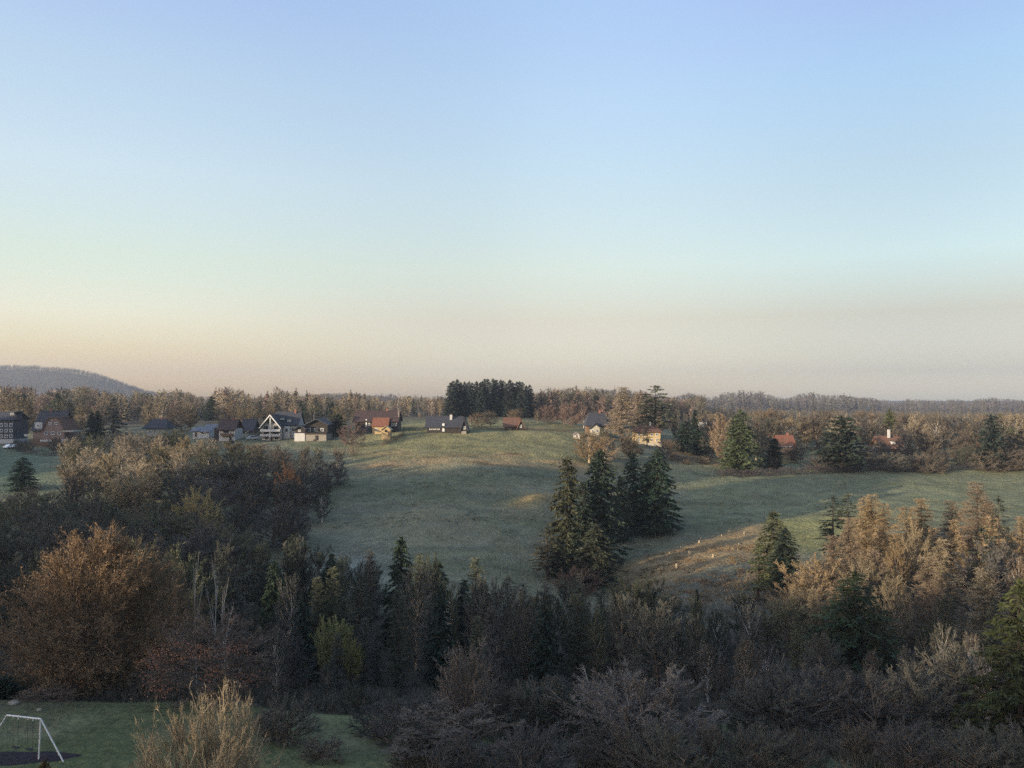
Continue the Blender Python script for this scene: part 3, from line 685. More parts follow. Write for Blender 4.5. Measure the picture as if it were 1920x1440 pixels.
row('low thicket', vg, 500, 1930, 82, lambda u: 50.5 if u < 770 else 55.5, [(470,1322),(600,1330),(740,1318),(900,1290),(1100,1290),(1330,1290),(1400,1268),(1650,1255),(1930,1235)], pick(('shrub', 4), ('round', 2)), lambda u, k: DARK, VM, seed=2, yj=1.5, vj=14, wf=(1.1, 1.5))
row('fourth valley rank', vg, 470, 1930, 50, lambda u: 68 if u < 640 or u > 1060 else 62, [(430,1235),(560,1195),(640,1250),(680,1310),(1030,1310),(1060,1230),(1130,1262),(1250,1258),(1330,1215),(1420,1195),(1600,1225),(1930,1180)], lambda u: pick(('shrub', 1)) if 640 < u < 1060 else pick(('tall', 5), ('slim', 1), ('round', 1.5)), lambda u, k: DARK, VM, seed=3, yj=2, vj=18, wf=(.9, 1.3))
row('third valley rank', vg, 430, 1930, 46, lambda u: 81, [(430,1140),(590,1150),(620,1195),(660,1170),(760,1120),(900,1125),(1100,1120),(1250,1150),(1420,1150),(1600,1150),(1930,1130)], lambda u: pick(('slim', 6), ('tall', 3), ('spruce', 2)) if 430 < u < 1100 else pick(('tall', 5), ('slim', 2), ('round', 2)), conc([(DKOL, 3), (GREY, 3), (PURP, 1), (OLIVE, 1)], [(SPRD, 1)]), VM, seed=4, yj=3, vj=16, wf=(.85, 1.25))
row('second valley rank', vg, -20, 1490, 52, lambda u: 96, [(0,1020),(120,1025),(330,1020),(440,1060),(600,1075),(800,1085),(1000,1090),(1200,1098),(1280,1130),(1500,1130)], lambda u: pick(('slim', 5), ('tall', 2), ('spruce', 1.6), ('round', 1.5)) if 430 < u < 1100 else pick(('round', 4), ('tall', 3)), conc([(DKOL, 3), (OLIVE, 2), (GREY, 2)], NEED), VM, seed=5, yj=3, vj=13, wf=(.85, 1.25))
row('back valley rank', vg, 410, 1265, 36, lambda u: 114, [(400,1030),(540,1010),(600,1045),(700,1040),(800,1052),(880,1058),(1000,1082),(1260,1104)], lambda u: pick(('slim', 6), ('tall', 2), ('spruce', 2.2 if u < 990 else .1)), conc([(DKOL, 3), (GREY, 2), (OLIVE, 2)], NEED), VM, seed=6, yj=4, vj=17, wf=(.85, 1.25))
row('pasture foot fringe', vg, 455, 760, 44, lambda u: 126, [(455,1000),(540,1003),(620,1040),(760,1060)], pick(('round', 3), ('tall', 2)), lambda u, k: [(DKOL, 2), (GREY, 1), (OLIVE, 1)], VM, seed=7, yj=3, vj=7, wf=(1.1, 1.6))
LM = [(42, 'the field spruce'), (195, 'the orange oak'), (372, 'the golden crown'), (560, 'the rust crown')]
lg = 'bare trees of the wood before the small field'
row('low wood rank', lg, -20, 450, 48, lambda u: 128, [(0,985),(100,980),(220,985),(320,985),(450,1005)], pick(('round', 5), ('tall', 2)), lambda u, k: DARK, LM, seed=8, yj=3, vj=9, wf=(1.3, 2.0))
row('middle wood rank', lg, -20, 400, 46, lambda u: 150, [(0,940),(100,945),(220,950),(400,975)], pick(('round', 5), ('tall', 2)), lambda u, k: [(OLIVE, 3), (TANC, 2), (GREY, 2)], LM, seed=9, yj=3, vj=7, wf=(1.3, 2.0))
row('field edge rank', lg, -20, 330, 42, lambda u: 171, [(0,922),(40,918),(130,936),(330,940)], pick(('round', 4), ('vase', 2), ('shrub', 1)), lambda u, k: [(SAND, 2), (TANC, 2), (OLIVE, 2), (RUST, 1)], LM, seed=10, yj=2, vj=5, wf=(1.3, 2.0))
gg = 'bare trees of the grove below the houses'
GM = [(172, 'the paired spruces'), (285, 'the hip-roofed house'), (372, 'the golden crown'), (520, 'the white chalet'), (590, 'the timber bungalow'), (675, 'the pinkish tree')]
GB = pick(('round', 3), ('tall', 5), ('vase', 1)); gw = (1.4, 2.1)
row('first grove rank', gg, 330, 585, 40, lambda u: 162, [(330,935),(400,938),(500,930),(585,955)], GB, lambda u, k: [(PURP, 3), (GREY, 2), (DKOL, 1)], GM, seed=11, yj=3, vj=8, wf=gw)
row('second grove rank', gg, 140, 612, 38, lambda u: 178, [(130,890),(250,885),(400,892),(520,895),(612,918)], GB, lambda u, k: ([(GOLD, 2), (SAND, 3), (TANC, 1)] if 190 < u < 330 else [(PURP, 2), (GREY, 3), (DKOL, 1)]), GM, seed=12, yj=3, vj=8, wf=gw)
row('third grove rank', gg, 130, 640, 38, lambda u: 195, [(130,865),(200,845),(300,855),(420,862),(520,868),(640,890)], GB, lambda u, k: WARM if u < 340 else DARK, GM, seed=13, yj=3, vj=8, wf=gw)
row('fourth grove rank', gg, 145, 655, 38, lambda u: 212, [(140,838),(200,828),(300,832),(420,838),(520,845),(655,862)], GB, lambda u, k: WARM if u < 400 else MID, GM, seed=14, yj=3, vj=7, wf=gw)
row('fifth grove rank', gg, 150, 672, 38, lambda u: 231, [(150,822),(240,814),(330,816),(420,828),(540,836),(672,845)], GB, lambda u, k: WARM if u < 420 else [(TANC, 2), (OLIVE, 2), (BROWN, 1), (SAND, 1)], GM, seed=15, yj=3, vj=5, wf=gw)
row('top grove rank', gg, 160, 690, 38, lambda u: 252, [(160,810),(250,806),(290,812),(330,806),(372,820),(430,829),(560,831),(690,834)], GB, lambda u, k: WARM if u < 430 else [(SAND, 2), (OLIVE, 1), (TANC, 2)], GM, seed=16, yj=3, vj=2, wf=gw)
xg = 'leafless larches and bare trees of the sunlit wood'
XM = [(1472, 'the dark slope spruce'), (1603, 'the big spruce'), (1872, 'the broken-topped spruce'), (1990, 'the frame edge')]
XW = [(BUFF, 3), (RUST, 3), (ORANGE, 1), (TANC, 1)]
LB = pick(('larch', 5), ('round', 1.5), ('tall', 1.5))
row('back larch rank', xg, 1605, 1960, 34, lambda u: 140, [(1600,958),(1690,918),(1740,945),(1805,906),(1850,950),(1960,950)], pick(('larch', 1)), lambda u, k: [(BUFF, 3), (RUST, 1)], XM, seed=20, yj=3, vj=12, wf=(1.0, 1.4))
row('second larch rank', xg, 1545, 1960, 36, lambda u: 126, [(1545,1015),(1640,985),(1800,985),(1960,985)], LB, lambda u, k: XW, XM, seed=21, yj=3, vj=18, wf=(1.0, 1.4))
row('third larch rank', xg, 1510, 1960, 44, lambda u: 110, [(1510,1060),(1640,1035),(1800,1035),(1960,1040)], LB, lambda u, k: XW + [(PURP, 1)], XM, seed=22, yj=3, vj=14, wf=(1.0, 1.4))
row('fourth larch rank', xg, 1480, 1960, 40, lambda u: 96, [(1480,1110),(1640,1090),(1800,1090),(1960,1100)], LB, lambda u, k: [(RUST, 2), (BROWN, 2), (TANC, 1), (PURP, 1)], XM, seed=23, yj=3, vj=14, wf=(1.0, 1.4))
wg = 'bare trees of the wood along the right pasture'
WM = [(1303, 'the spire cypress'), (1390, 'the sunlit spruce'), (1475, 'the red roof'), (1578, 'the black evergreen'), (1670, 'the brown chalet'), (1858, 'the column evergreen')]
WC = [(BROWN, 3), (GREY, 2), (RUST, 1.2), (OLIVE, 2), (PURP, 1)]
row('pasture edge rank', wg, 1345, 1930, 40, lambda u: 264 + (u-1345)*.01, [(1345,868),(1400,855),(1475,848),(1540,842),(1620,852),(1700,846),(1780,838),(1930,835)], pick(('round', 3), ('shrub', 3), ('vase', 2)), lambda u, k: [(PURP, 2), (GREY, 2), (BROWN, 2), (DKOL, 1)], WM, seed=30, yj=2, vj=5, wf=(1.3, 1.9))
row('second pasture rank', wg, 1340, 1930, 34, lambda u: 286, [(1340,812),(1440,815),(1462,838),(1492,838),(1515,812),(1600,812),(1645,838),(1695,836),(1730,808),(1930,800)], BARE, lambda u, k: WC, WM, seed=31, yj=3, vj=6, wf=(1.5, 2.2))
row('third pasture rank', wg, 1330, 1930, 34, lambda u: 322, [(1330,790),(1500,775),(1650,785),(1800,785),(1930,790)], GB, lambda u, k: WC + [(TANC, 3), (SAND, 2)], WM, seed=32, yj=5, vj=6, wf=(1.5, 2.2))
row('high pasture rank', wg, 1240, 1930, 38, lambda u: 372, [(1240,782),(1500,770),(1640,774),(1700,772),(1800,780),(1930,778)], pick(('round', 4), ('tall', 2), ('spruce', 1)), conc(WC + [(TANC, 2), (SAND, 1)], [(SPR, 1), (SPRY, .6)]), WM, seed=33, yj=8, vj=5, wf=(1.5, 2.2))
row('pasture corner rank', wg, 1085, 1345, 40, lambda u: 272, [(1085,832),(1150,838),(1240,848),(1345,858)], pick(('shrub', 3), ('round', 2)), lambda u, k: [(BUFF, 2), (RUST, 1), (TANC, 1), (PURP, 2)], WM, seed=34, yj=4, vj=5, wf=(1, 1.4), ok=lambda u, v, Y: True)
pg = 'garden trees among the village houses'
PM = [(15, 'the slate house'), (100, 'the mansard house'), (213, 'the layered cedar'), (290, 'the hip-roofed house'), (425, 'the balcony house'), (525, 'the white chalet'), (590, 'the timber bungalow'), (705, 'the long-roofed house'), (835, 'the barn'), (975, 'the brown gable'), (1120, 'the slate villa'), (1228, 'the highest pine')]
row('behind the gardens', pg, 5, 740, 42, lambda u: 342, [(0,742),(60,745),(150,750),(260,752),(400,756),(520,760),(740,768)], pick(('round', 3), ('tall', 4), ('spruce', .5)), conc([(SAND, 3), (TANC, 3), (BROWN, 1), (OLIVE, 1)], [(SPR, 1)]), PM, seed=40, yj=6, vj=5, wf=(1.3, 2.0))
row('on the skyline', pg, 0, 820, 40, lambda u: 405, [(0,735),(150,744),(300,746),(540,756),(640,765),(820,766)], pick(('tall', 4), ('round', 2), ('spruce', 1.2)), conc([(PINKB, 2), (SAND, 2), (TANC, 2), (GREY, 1)], [(SPR, 1)]), PM, seed=41, yj=8, vj=5, wf=(1.2, 1.8))
row('behind the top pasture', pg, 880, 1100, 24, lambda u: 318 if u < 960 else 335, [(880,780),(910,768),(960,772),(1020,766),(1060,752),(1100,762)], pick(('round', 4), ('tall', 2)), lambda u, k: [(PINKB, 3), (RUST, 2), (BROWN, 2), (TANC, 1)], PM, seed=42, yj=4, vj=4, wf=(1.2, 1.6))
row('round the yellow villa', pg, 1090, 1345, 28, lambda u: 330, [(1090,770),(1150,772),(1250,788),(1345,788)], BARE, lambda u, k: [(BUFF, 2), (RUST, 1.5), (TANC, 2), (BROWN, 2)], PM, seed=43, yj=5, vj=5, wf=(1, 1.4))
row('low garden row', pg, 30, 640, 40, lambda u: 282, [(30,822),(130,818),(250,818),(400,822),(470,822),(640,826)], pick(('shrub', 3), ('round', 1)), lambda u, k: [(GREY, 2), (BROWN, 2), (PINKB, 1), (DKOL, 2)], PM, seed=44, yj=3, vj=2, wf=(1, 1.4), ok=lambda u, v, Y: not (485 < u < 560))

# ------------------------------------------------------------------ woods too far and dense to count
def mini_bare(seed, n=120, h=14., r=2.6):
    g = np.random.default_rng(seed)
    S0 = np.zeros((1, 3)); E0 = np.array([[0, 0, h*.9]])
    t = polytubes(S0, E0/2, E0, np.array([.16]), np.array([.03]), 2, 4)
    z = h*g.uniform(.22, .92, n); az = g.uniform(0, 6.28, n)
    L = r*np.sqrt(np.clip(1 - ((z/h - .55)/.5)**2, .06, 1))*g.uniform(.3, 1.05, n)
    S = np.stack([np.cos(az)*L*.25, np.sin(az)*L*.25, z], 1)
    E = S + np.stack([np.cos(az)*L, np.sin(az)*L, L*g.uniform(.2, 1.2, n)], 1)
    q = rhombs(g, S, E, g.uniform(.12, .34, n)*(120/n)**.5)
    return join([t, q])
def mini_spruce(seed, n=110, h=15., r=2.6):
    g = np.random.default_rng(seed)
    S0 = np.zeros((1, 3)); E0 = np.array([[0, 0, h*.97]])
    t = polytubes(S0, E0/2, E0, np.array([.18]), np.array([.02]), 2, 4)
    f = g.uniform(0, 1, n)**1.2; az = g.uniform(0, 6.28, n)
    L = (r*(1-f)**.8 + .2)*g.uniform(.6, 1.1, n)
    S = np.stack([np.cos(az)*L*.1, np.sin(az)*L*.1, h*(.08 + .9*f)], 1)
    E = S + np.stack([np.cos(az)*L, np.sin(az)*L, -.3*L], 1)
    return join([t, rhombs(g, S, E, g.uniform(.5, 1.1, n)*(110/n)**.5)])
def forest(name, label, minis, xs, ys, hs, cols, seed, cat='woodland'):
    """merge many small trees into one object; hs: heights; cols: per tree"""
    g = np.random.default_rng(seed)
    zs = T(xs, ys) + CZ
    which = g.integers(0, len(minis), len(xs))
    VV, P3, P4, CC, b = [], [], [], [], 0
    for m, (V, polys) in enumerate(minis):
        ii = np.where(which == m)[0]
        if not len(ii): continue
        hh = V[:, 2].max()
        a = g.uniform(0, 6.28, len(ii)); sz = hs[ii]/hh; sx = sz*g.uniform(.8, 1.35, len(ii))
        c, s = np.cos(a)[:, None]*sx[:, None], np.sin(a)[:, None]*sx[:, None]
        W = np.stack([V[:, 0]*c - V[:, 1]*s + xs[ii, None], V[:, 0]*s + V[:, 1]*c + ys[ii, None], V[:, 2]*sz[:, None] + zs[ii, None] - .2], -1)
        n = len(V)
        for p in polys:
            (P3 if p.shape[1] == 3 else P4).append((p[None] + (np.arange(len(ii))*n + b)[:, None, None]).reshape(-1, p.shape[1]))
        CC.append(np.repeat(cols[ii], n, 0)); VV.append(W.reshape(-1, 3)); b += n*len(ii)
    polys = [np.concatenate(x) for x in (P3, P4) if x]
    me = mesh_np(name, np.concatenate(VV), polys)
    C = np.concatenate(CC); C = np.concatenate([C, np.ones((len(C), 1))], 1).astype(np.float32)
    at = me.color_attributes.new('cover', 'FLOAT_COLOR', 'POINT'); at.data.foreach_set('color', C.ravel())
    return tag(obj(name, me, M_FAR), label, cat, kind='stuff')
M_FAR = attr_mat('far_wood_twigs', var=.18, scale=.05)
def colours(g, n, pal):
    w = np.array([p[1] for p in pal]); k = g.choice(len(pal), n, p=w/w.sum())
    return np.array([pal[i][0] for i in k])*g.uniform(.75, 1.25, (n, 1))
g = np.random.default_rng(77)
MB_ = [mini_bare(i, 130) for i in range(4)]; MB_S = [mini_bare(10+i, 60) for i in range(3)]; MB_T = [mini_bare(20+i, 34, 14., 3.4) for i in range(3)]
MS_ = [mini_spruce(i, 110) for i in range(2)]; MS_S = [mini_spruce(5+i, 50) for i in range(2)]
def scatter(n, u0, u1, y0, y1, pw=1.):
    u = g.uniform(u0, u1, n); y = y0 + (y1 - y0)*g.uniform(0, 1, n)**pw
    return (u - 960)/F*y, y, u
x, y, u = scatter(1500, -160, 860, 430, 760, 1.2)
forest('plateau_woodland', 'bare mixed woodland on the plateau behind the village houses', MB_ + MS_[:2], x, y, g.uniform(8, 16, len(x)) * (1 + .22*vnoise(u, u*0, 48, 93) + .12*vnoise(u, u*0, 15, 94)) * np.interp(u, [-160, 300, 560, 640, 860], [1.25, 1.2, 1.05, .8, .78]), colours(g, len(x), [(PINKB, 2), (GREY, 2), (BROWN, 2), (SAND, 3), (TANC, 3), (DKOL, 1)]), 1)
x, y, u = scatter(900, 995, 1320, 420, 800, 1.2)
forest('plateau_woodland', 'mixed woodland on the plateau behind the slate villa and pines', MB_ + MS_[:1], x, y, g.uniform(8, 16, len(x))*(1 + .25*vnoise(u, u*0, 40, 95)), colours(g, len(x), [(PINKB, 2), (GREY, 2), (BROWN, 2), (TANC, 1), (DKOL, 1)]), 2)
x, y, u = scatter(1500, 1240, 2120, 410, 800, 1.1)
forest('plateau_woodland', 'brown bare woodland behind the pasture edge trees', MB_ + MS_[:1], x, y, g.uniform(5, 8.5, len(x)), colours(g, len(x), [(BROWN, 3), (GREY, 3), (PURP, 2), (TANC, 1)]), 3)
x, y, u = scatter(5600, 700, 2200, 1050, 2700, 1.3)
keepz = np.interp(u, [700, 1000, 1250, 1450, 1560, 1650, 1760, 1920, 2200], [14, 18, 22, 21, 20, 17, 21, 20, 20])
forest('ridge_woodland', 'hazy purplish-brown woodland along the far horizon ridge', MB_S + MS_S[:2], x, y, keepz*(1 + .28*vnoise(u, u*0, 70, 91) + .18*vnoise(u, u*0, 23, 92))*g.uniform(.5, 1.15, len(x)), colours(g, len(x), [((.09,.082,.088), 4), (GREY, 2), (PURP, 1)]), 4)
x, y, u = scatter(5200, -420, 345, 2050, 2760)
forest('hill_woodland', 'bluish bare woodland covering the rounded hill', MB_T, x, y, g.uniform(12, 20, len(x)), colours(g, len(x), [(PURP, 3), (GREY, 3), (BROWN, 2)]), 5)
x, y, u = scatter(700, 560, 735, 1300, 1600)
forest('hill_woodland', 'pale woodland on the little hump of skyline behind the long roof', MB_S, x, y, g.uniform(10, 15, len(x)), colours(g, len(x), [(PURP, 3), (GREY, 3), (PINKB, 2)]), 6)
x, y, u = scatter(1200, -420, 900, 800, 2000)
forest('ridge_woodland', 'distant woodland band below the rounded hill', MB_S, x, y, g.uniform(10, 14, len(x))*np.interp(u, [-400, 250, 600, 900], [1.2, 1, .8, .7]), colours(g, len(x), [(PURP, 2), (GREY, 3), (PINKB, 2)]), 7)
# twiggy undergrowth on the valley floor
n = 9000
u = g.uniform(-40, 1960, n); y = g.uniform(44, 128, n); x = (u-960)/F*y
clear = (y > 60) | (u > 760)
x, y = x[clear], y[clear]
def tuft(seed, n=26):
    q = np.random.default_rng(seed)
    S = np.stack([q.normal(0, .12, n), q.normal(0, .12, n), np.zeros(n)], 1)
    return join([tris(q, S, S + np.stack([q.normal(0, .35, n), q.normal(0, .35, n), q.uniform(.5, 1.2, n)], 1), np.full(n, .05))])
forest('undergrowth', 'brown brambles and dead stalks on the valley floor', [tuft(i) for i in range(3)], x, y, g.uniform(.7, 1.7, len(x)), colours(g, len(x), [(GREY, 2), (BROWN, 2), (DKOL, 1)]), 8)
# rough tussocks on the pastures and the cleared slope
n = 52000
u = g.uniform(600, 1960, n); y = 128 + 160*g.uniform(0, 1, n)**1.1; x = (u-960)/F*y
dens = vnoise(x, y*1.6, 9, 61)*.6 + vnoise(x, y, 3, 62)*.5
slope = (u > 1140) & (u < 1480) & (y < 165)
k = ((dens > .3) | (slope & (dens > -.2)))
x, y, u, slope = x[k], y[k], u[k], slope[k]
def grass_tuft(seed, n=9):
    q = np.random.default_rng(seed)
    S = np.stack([q.normal(0, .10, n), q.normal(0, .10, n), np.zeros(n)], 1)
    return join([tris(q, S, S + np.stack([q.normal(0, .22, n), q.normal(0, .22, n), q.uniform(.18, .42, n)], 1), np.full(n, .10))])
cg = colours(g, len(x), [((.11, .125, .085), 3), ((.15, .145, .10), 2), ((.085, .10, .06), 2)])
cb = colours(g, len(x), [((.20, .14, .075), 3), ((.13, .09, .055), 2), ((.27, .20, .12), 1)])
dry = np.exp(-((y - 240) / 9.)**2) * ((u > 660) & (u < 1100)) > .5
forest('tussock_grass', 'rough tussocks of winter grass on the pastures', [grass_tuft(i) for i in range(4)], x, y, g.uniform(.2, .55, len(x))*np.where(slope, 1.3, 1), np.where((slope | dry)[:, None], cb, cg), 9)

# ------------------------------------------------------------------ houses
class House:
    """parts are measured in photo pixels at the house's own distance and become metres there"""
    def __init__(s, name, label, u, vb, cat='house', yaw=0, Y=None, group=None):
        s.Y = Y or Yfor(u, vb, 200, 600); s.s = s.Y/F; s.u0, s.vb = u, vb
        x = (u-960)/F*s.Y; s.x = x
        s.z0 = ray(u, vb)[1]*s.Y + CZ
        s.root = empty(name, (x, s.Y, s.z0), R(yaw)); tag(s.root, label, cat, group)
    def X(s, u): return (u - s.u0)*s.s
    def Z(s, v): return (s.vb - v)*s.s
    def box(s, part, u0, u1, v0, v1, y0, y1, m, parent=None, foot=0):
        b = MB(); b.box(s.X(u0), s.X(u1), y0, y1, s.Z(v1) - foot, s.Z(v0)); return b.build(part, m, parent or s.root)
    def wallx(s, part, u0, u1, ve, vr, y0, y1, m, foot=2.5):
        """walls under a roof whose ridge runs across the view"""
        ym = (y0+y1)/2; b = MB()
        b.prism([(y0, -foot), (y1, -foot), (y1, s.Z(ve)), (ym, s.Z(vr) - .15), (y0, s.Z(ve))], 0, s.X(u0), s.X(u1))
        return b.build(part, m, s.root)
    def roofx(s, part, u0, u1, ve, vr, y0, y1, m, t=.28, hip=0, parent=None):
        ym = (y0+y1)/2; b = MB(); x0, x1 = s.X(u0), s.X(u1); h = hip*s.s; ze, zr = s.Z(ve), s.Z(vr)
        b.slab((x0, y0, ze), (x1, y0, ze), (x1-h, ym-.004, zr), (x0+h, ym-.004, zr), t)
        b.slab((x1, y1, ze), (x0, y1, ze), (x0+h, ym+.004, zr), (x1-h, ym+.004, zr), t)
        if hip:
            b.slab((x0, y1-.02, ze), (x0, y0+.02, ze), (x0+h-.02, ym-.05, zr-.02), (x0+h-.02, ym+.05, zr-.02), t)
            b.slab((x1, y0+.02, ze), (x1, y1-.02, ze), (x1-h+.02, ym+.05, zr-.02), (x1-h+.02, ym-.05, zr-.02), t)
        b.tube((x0+h, ym, zr+.02), (x1-h, ym, zr+.02), .13, n=6)
        return b.build(part, m, parent or s.root)
    def wally(s, part, u0, u1, ve, vr, y0, y1, m, foot=2.5):
        um = (u0+u1)/2; b = MB()
        b.prism([(s.X(u0), -foot), (s.X(u1), -foot), (s.X(u1), s.Z(ve)), (s.X(um), s.Z(vr) - .15), (s.X(u0), s.Z(ve))], 1, y0, y1)
        return b.build(part, m, s.root)
    def roofy(s, part, u0, u1, ve, vr, y0, y1, m, t=.28):
        xm = s.X((u0+u1)/2); b = MB(); x0, x1, ze, zr = s.X(u0), s.X(u1), s.Z(ve), s.Z(vr)
        b.slab((x0, y1, ze), (x0, y0, ze), (xm-.004, y0, zr), (xm-.004, y1, zr), t)
        b.slab((x1, y0, ze), (x1, y1, ze), (xm+.004, y1, zr), (xm+.004, y0, zr), t)
        return b.build(part, m, s.root)
    def win(s, uc, vc, w, h, y, frame=None, parent=None, fw=.14, n=2):
        frame = frame or M_PAINT
        w, h = w*s.s, h*s.s; x, z = s.X(uc), s.Z(vc); b = MB()
        y0, y1 = y - .08, y + .06
        b.box(x-w/2, x+w/2, y0, y1, z-h/2, z-h/2+fw); b.box(x-w/2, x+w/2, y0, y1, z+h/2-fw, z+h/2)
        b.box(x-w/2, x-w/2+fw, y0, y1, z-h/2+fw, z+h/2-fw); b.box(x+w/2-fw, x+w/2, y0, y1, z-h/2+fw, z+h/2-fw)
        if n == 2: b.box(x-.05, x+.05, y0+.02, y1, z-h/2+fw, z+h/2-fw)
        f = b.build('window', frame, parent or s.root)
        p = MB(); p.box(x-w/2+fw*.5, x+w/2-fw*.5, y-.03, y+.05, z-h/2+fw*.5, z+h/2-fw*.5); p.build('pane', M_GLASS, f)
        return f
    def door(s, uc, v0, v1, w, y, m, parent=None):
        d = s.box('door', uc-w/2, uc+w/2, v0, v1, y-.07, y+.05, m)
        b = MB(); b.box(s.X(uc+w*.28), s.X(uc+w*.28)+.08, y-.13, y-.07, s.Z(v1)+.95, s.Z(v1)+1.1); b.build('handle', M_STEEL, d)
    def chimney(s, uc, v0, v1, w, y, m, d=.7):
        b = MB(); b.box(s.X(uc-w/2), s.X(uc+w/2), y-d/2, y+d/2, s.Z(v1), s.Z(v0)); c = b.build('chimney', m, s.root)
        b = MB(); b.box(s.X(uc-w/2)-.06, s.X(uc+w/2)+.06, y-d/2-.06, y+d/2+.06, s.Z(v0), s.Z(v0)+.12); b.build('chimney_cap', M_SLATE, c)

vg_ = 'village houses along the plateau edge'
# slate-clad three-storey house cut by the frame
h = House('slate_house', 'black slate-clad house with three rows of white windows cut by the frame', 5, 832, group=vg_)
h.box('wall', -40, 26, 787, 823.5, 0, 9, M_SHINGLE); h.box('plinth', -41, 26.5, 823.5, 832, -.05, 9.05, M_WHITE, foot=2.5)
h.roofx('roof', -43, 30, 787, 773, -.6, 9.6, M_SLATE)
h.wally('dormer', 12, 28, 779, 772, 1.2, 5, M_SHINGLE, foot=-9); h.box('dormer_roof', 11, 29, 771, 773, .9, 5.4, M_SLATE)
for r_, v in enumerate((797, 807.5, 818)):
    for uc in (-34, -26, -17, -7, 3.5, 12.5, 21.5): h.win(uc, v, 5.6, 6.2, 0)
h.win(20, 776.5, 7, 4, 1.15)
# brown mansard house
h = House('mansard_house', 'big house with steep dark roof and reddish mansard gable', 98, 836, group=vg_)
h.wallx('wall', 63, 114, 806, 772, 0, 10, M_PINK); h.roofx('roof', 60, 117, 808, 771, -.7, 10.7, M_SLATE)
h.box('plinth', 62, 136, 823, 836, -1.6, 9, M_BROWNWOOD, foot=2.5)
g_ = MB(); g_.prism([(h.X(84), h.Z(823)), (h.X(126), h.Z(823)), (h.X(126), h.Z(806)), (h.X(114), h.Z(784)), (h.X(96), h.Z(784)), (h.X(84), h.Z(806))], 1, -1.4, 8); g_.build('mansard_gable', M_PINK, h.root)
g_ = MB()
for a, b in (((83, 808), (95.5, 783)), ((114.5, 783), (127.5, 808))):
    d = .35
    g_.slab((h.X(a[0]), 8.2, h.Z(a[1])), (h.X(a[0]), -1.8, h.Z(a[1])), (h.X(b[0]), -1.8, h.Z(b[1])), (h.X(b[0]), 8.2, h.Z(b[1])), .25)
g_.box(h.X(95.5), h.X(114.5), -1.8, 8.2, h.Z(783.6), h.Z(782.2)); g_.build('mansard_roof', M_BROWNTILE, h.root)
for uc in (92, 104, 116): h.win(uc, 812, 6, 6, -1.4)
for uc in (99, 110): h.win(uc, 794, 5, 4.5, -1.4)
h.box('gable_panel', 66, 80, 792, 808, -.06, .3, M_WHITE); h.win(73, 798, 5, 5, -.06)
h.box('white_band', 81, 104, 824, 827.5, -1.68, -1.5, M_WHITE); h.box('white_band', 117, 134, 823, 829, -1.68, -1.5, M_WHITE)
c_ = h.box('carport_roof', 125, 145, 807, 809.5, -2.5, 4, M_CREAM)
b = MB(); b.tube((h.X(135), -2.2, -1), (h.X(135), -2.2, h.Z(809.5)), .12); b.tube((h.X(143.5), -2.2, -1), (h.X(143.5), -2.2, h.Z(809.5)), .12); b.build('carport_posts', M_TIMBER, c_)
h.chimney(82, 766, 773, 3.5, 5, M_BRICK); h.box('white_band', 49, 56, 814, 818, -1.0, -.8, M_WHITE)
# hip-roofed house
h = House('hip_roofed_house', 'small house with dark hipped roof and pale wall above the bare grove', 291, 818, group=vg_)
h.box('wall', 274, 309, 802, 818, 0, 8, M_CREAM, foot=3); h.roofx('roof', 268, 315, 803, 786, -.9, 8.9, M_SLATE, hip=10)
for uc in (281, 291, 301): h.win(uc, 809, 5, 6, 0)
h.chimney(296, 783, 792, 3, 4, M_BRICK)
# low house with bluish flat roofs
h = House('flat_roofed_house', 'low white house with bluish sheet roofs between hip roof and balcony house', 378, 822, group=vg_)
h.box('wall', 362, 392, 808, 822, 0, 8, M_WHITE, foot=3); b = MB(); b.slab((h.X(374), -.6, h.Z(809)), (h.X(396), -.6, h.Z(809)), (h.X(396), 8, h.Z(797)), (h.X(374), 8, h.Z(797)), .25); b.build('roof', M_GREYMETAL, h.root)
b = MB(); b.slab((h.X(356), -.5, h.Z(808)), (h.X(373.5), -.5, h.Z(808)), (h.X(373.5), 7, h.Z(801)), (h.X(356), 7, h.Z(801)), .25); b.build('roof', M_GREYMETAL, h.root)
h.win(380, 812.5, 6, 5, 0); h.door(368, 811, 820, 4, 0, M_TIMBER); h.win(388, 812.5, 4, 5, 0)
# balcony house
h = House('balcony_house', 'dark-roofed house with white upper wall and brown balcony', 426, 827, group=vg_)
h.box('wall', 411, 441, 804, 827, 0, 8, M_WHITE, foot=3); h.roofx('roof', 408, 443, 806, 787, -1.0, 9, M_DARKTILE)
h.win(424, 809, 9, 5, 0, M_TIMBER); h.door(433, 817, 825, 4, 0, M_TIMBER)
bl = h.box('balcony', 416, 438, 812.5, 817.5, -1.3, -.02, M_BROWNWOOD)
b = MB(); [b.tube((h.X(q), -1.25, h.Z(812.5)), (h.X(q), -1.25, h.Z(811)), .05) for q in (417, 424, 431, 437)]; b.build('railing', M_TIMBER, bl)
h.box('annex', 400, 410.5, 803, 826, 1, 7, M_TIMBER, foot=3); h.chimney(431, 783, 790, 3, 4, M_BRICK)
# dark house behind
h = House('dark_house', 'plain dark-roofed house half hidden between balcony house and white chalet', 463, 822, Y=306, group=vg_)
h.wallx('wall', 453, 474, 806, 788, 0, 8, M_TIMBER); h.roofx('roof', 450, 477, 808, 786.5, -.6, 8.6, M_SLATE); h.win(464, 812, 6, 5, 0)
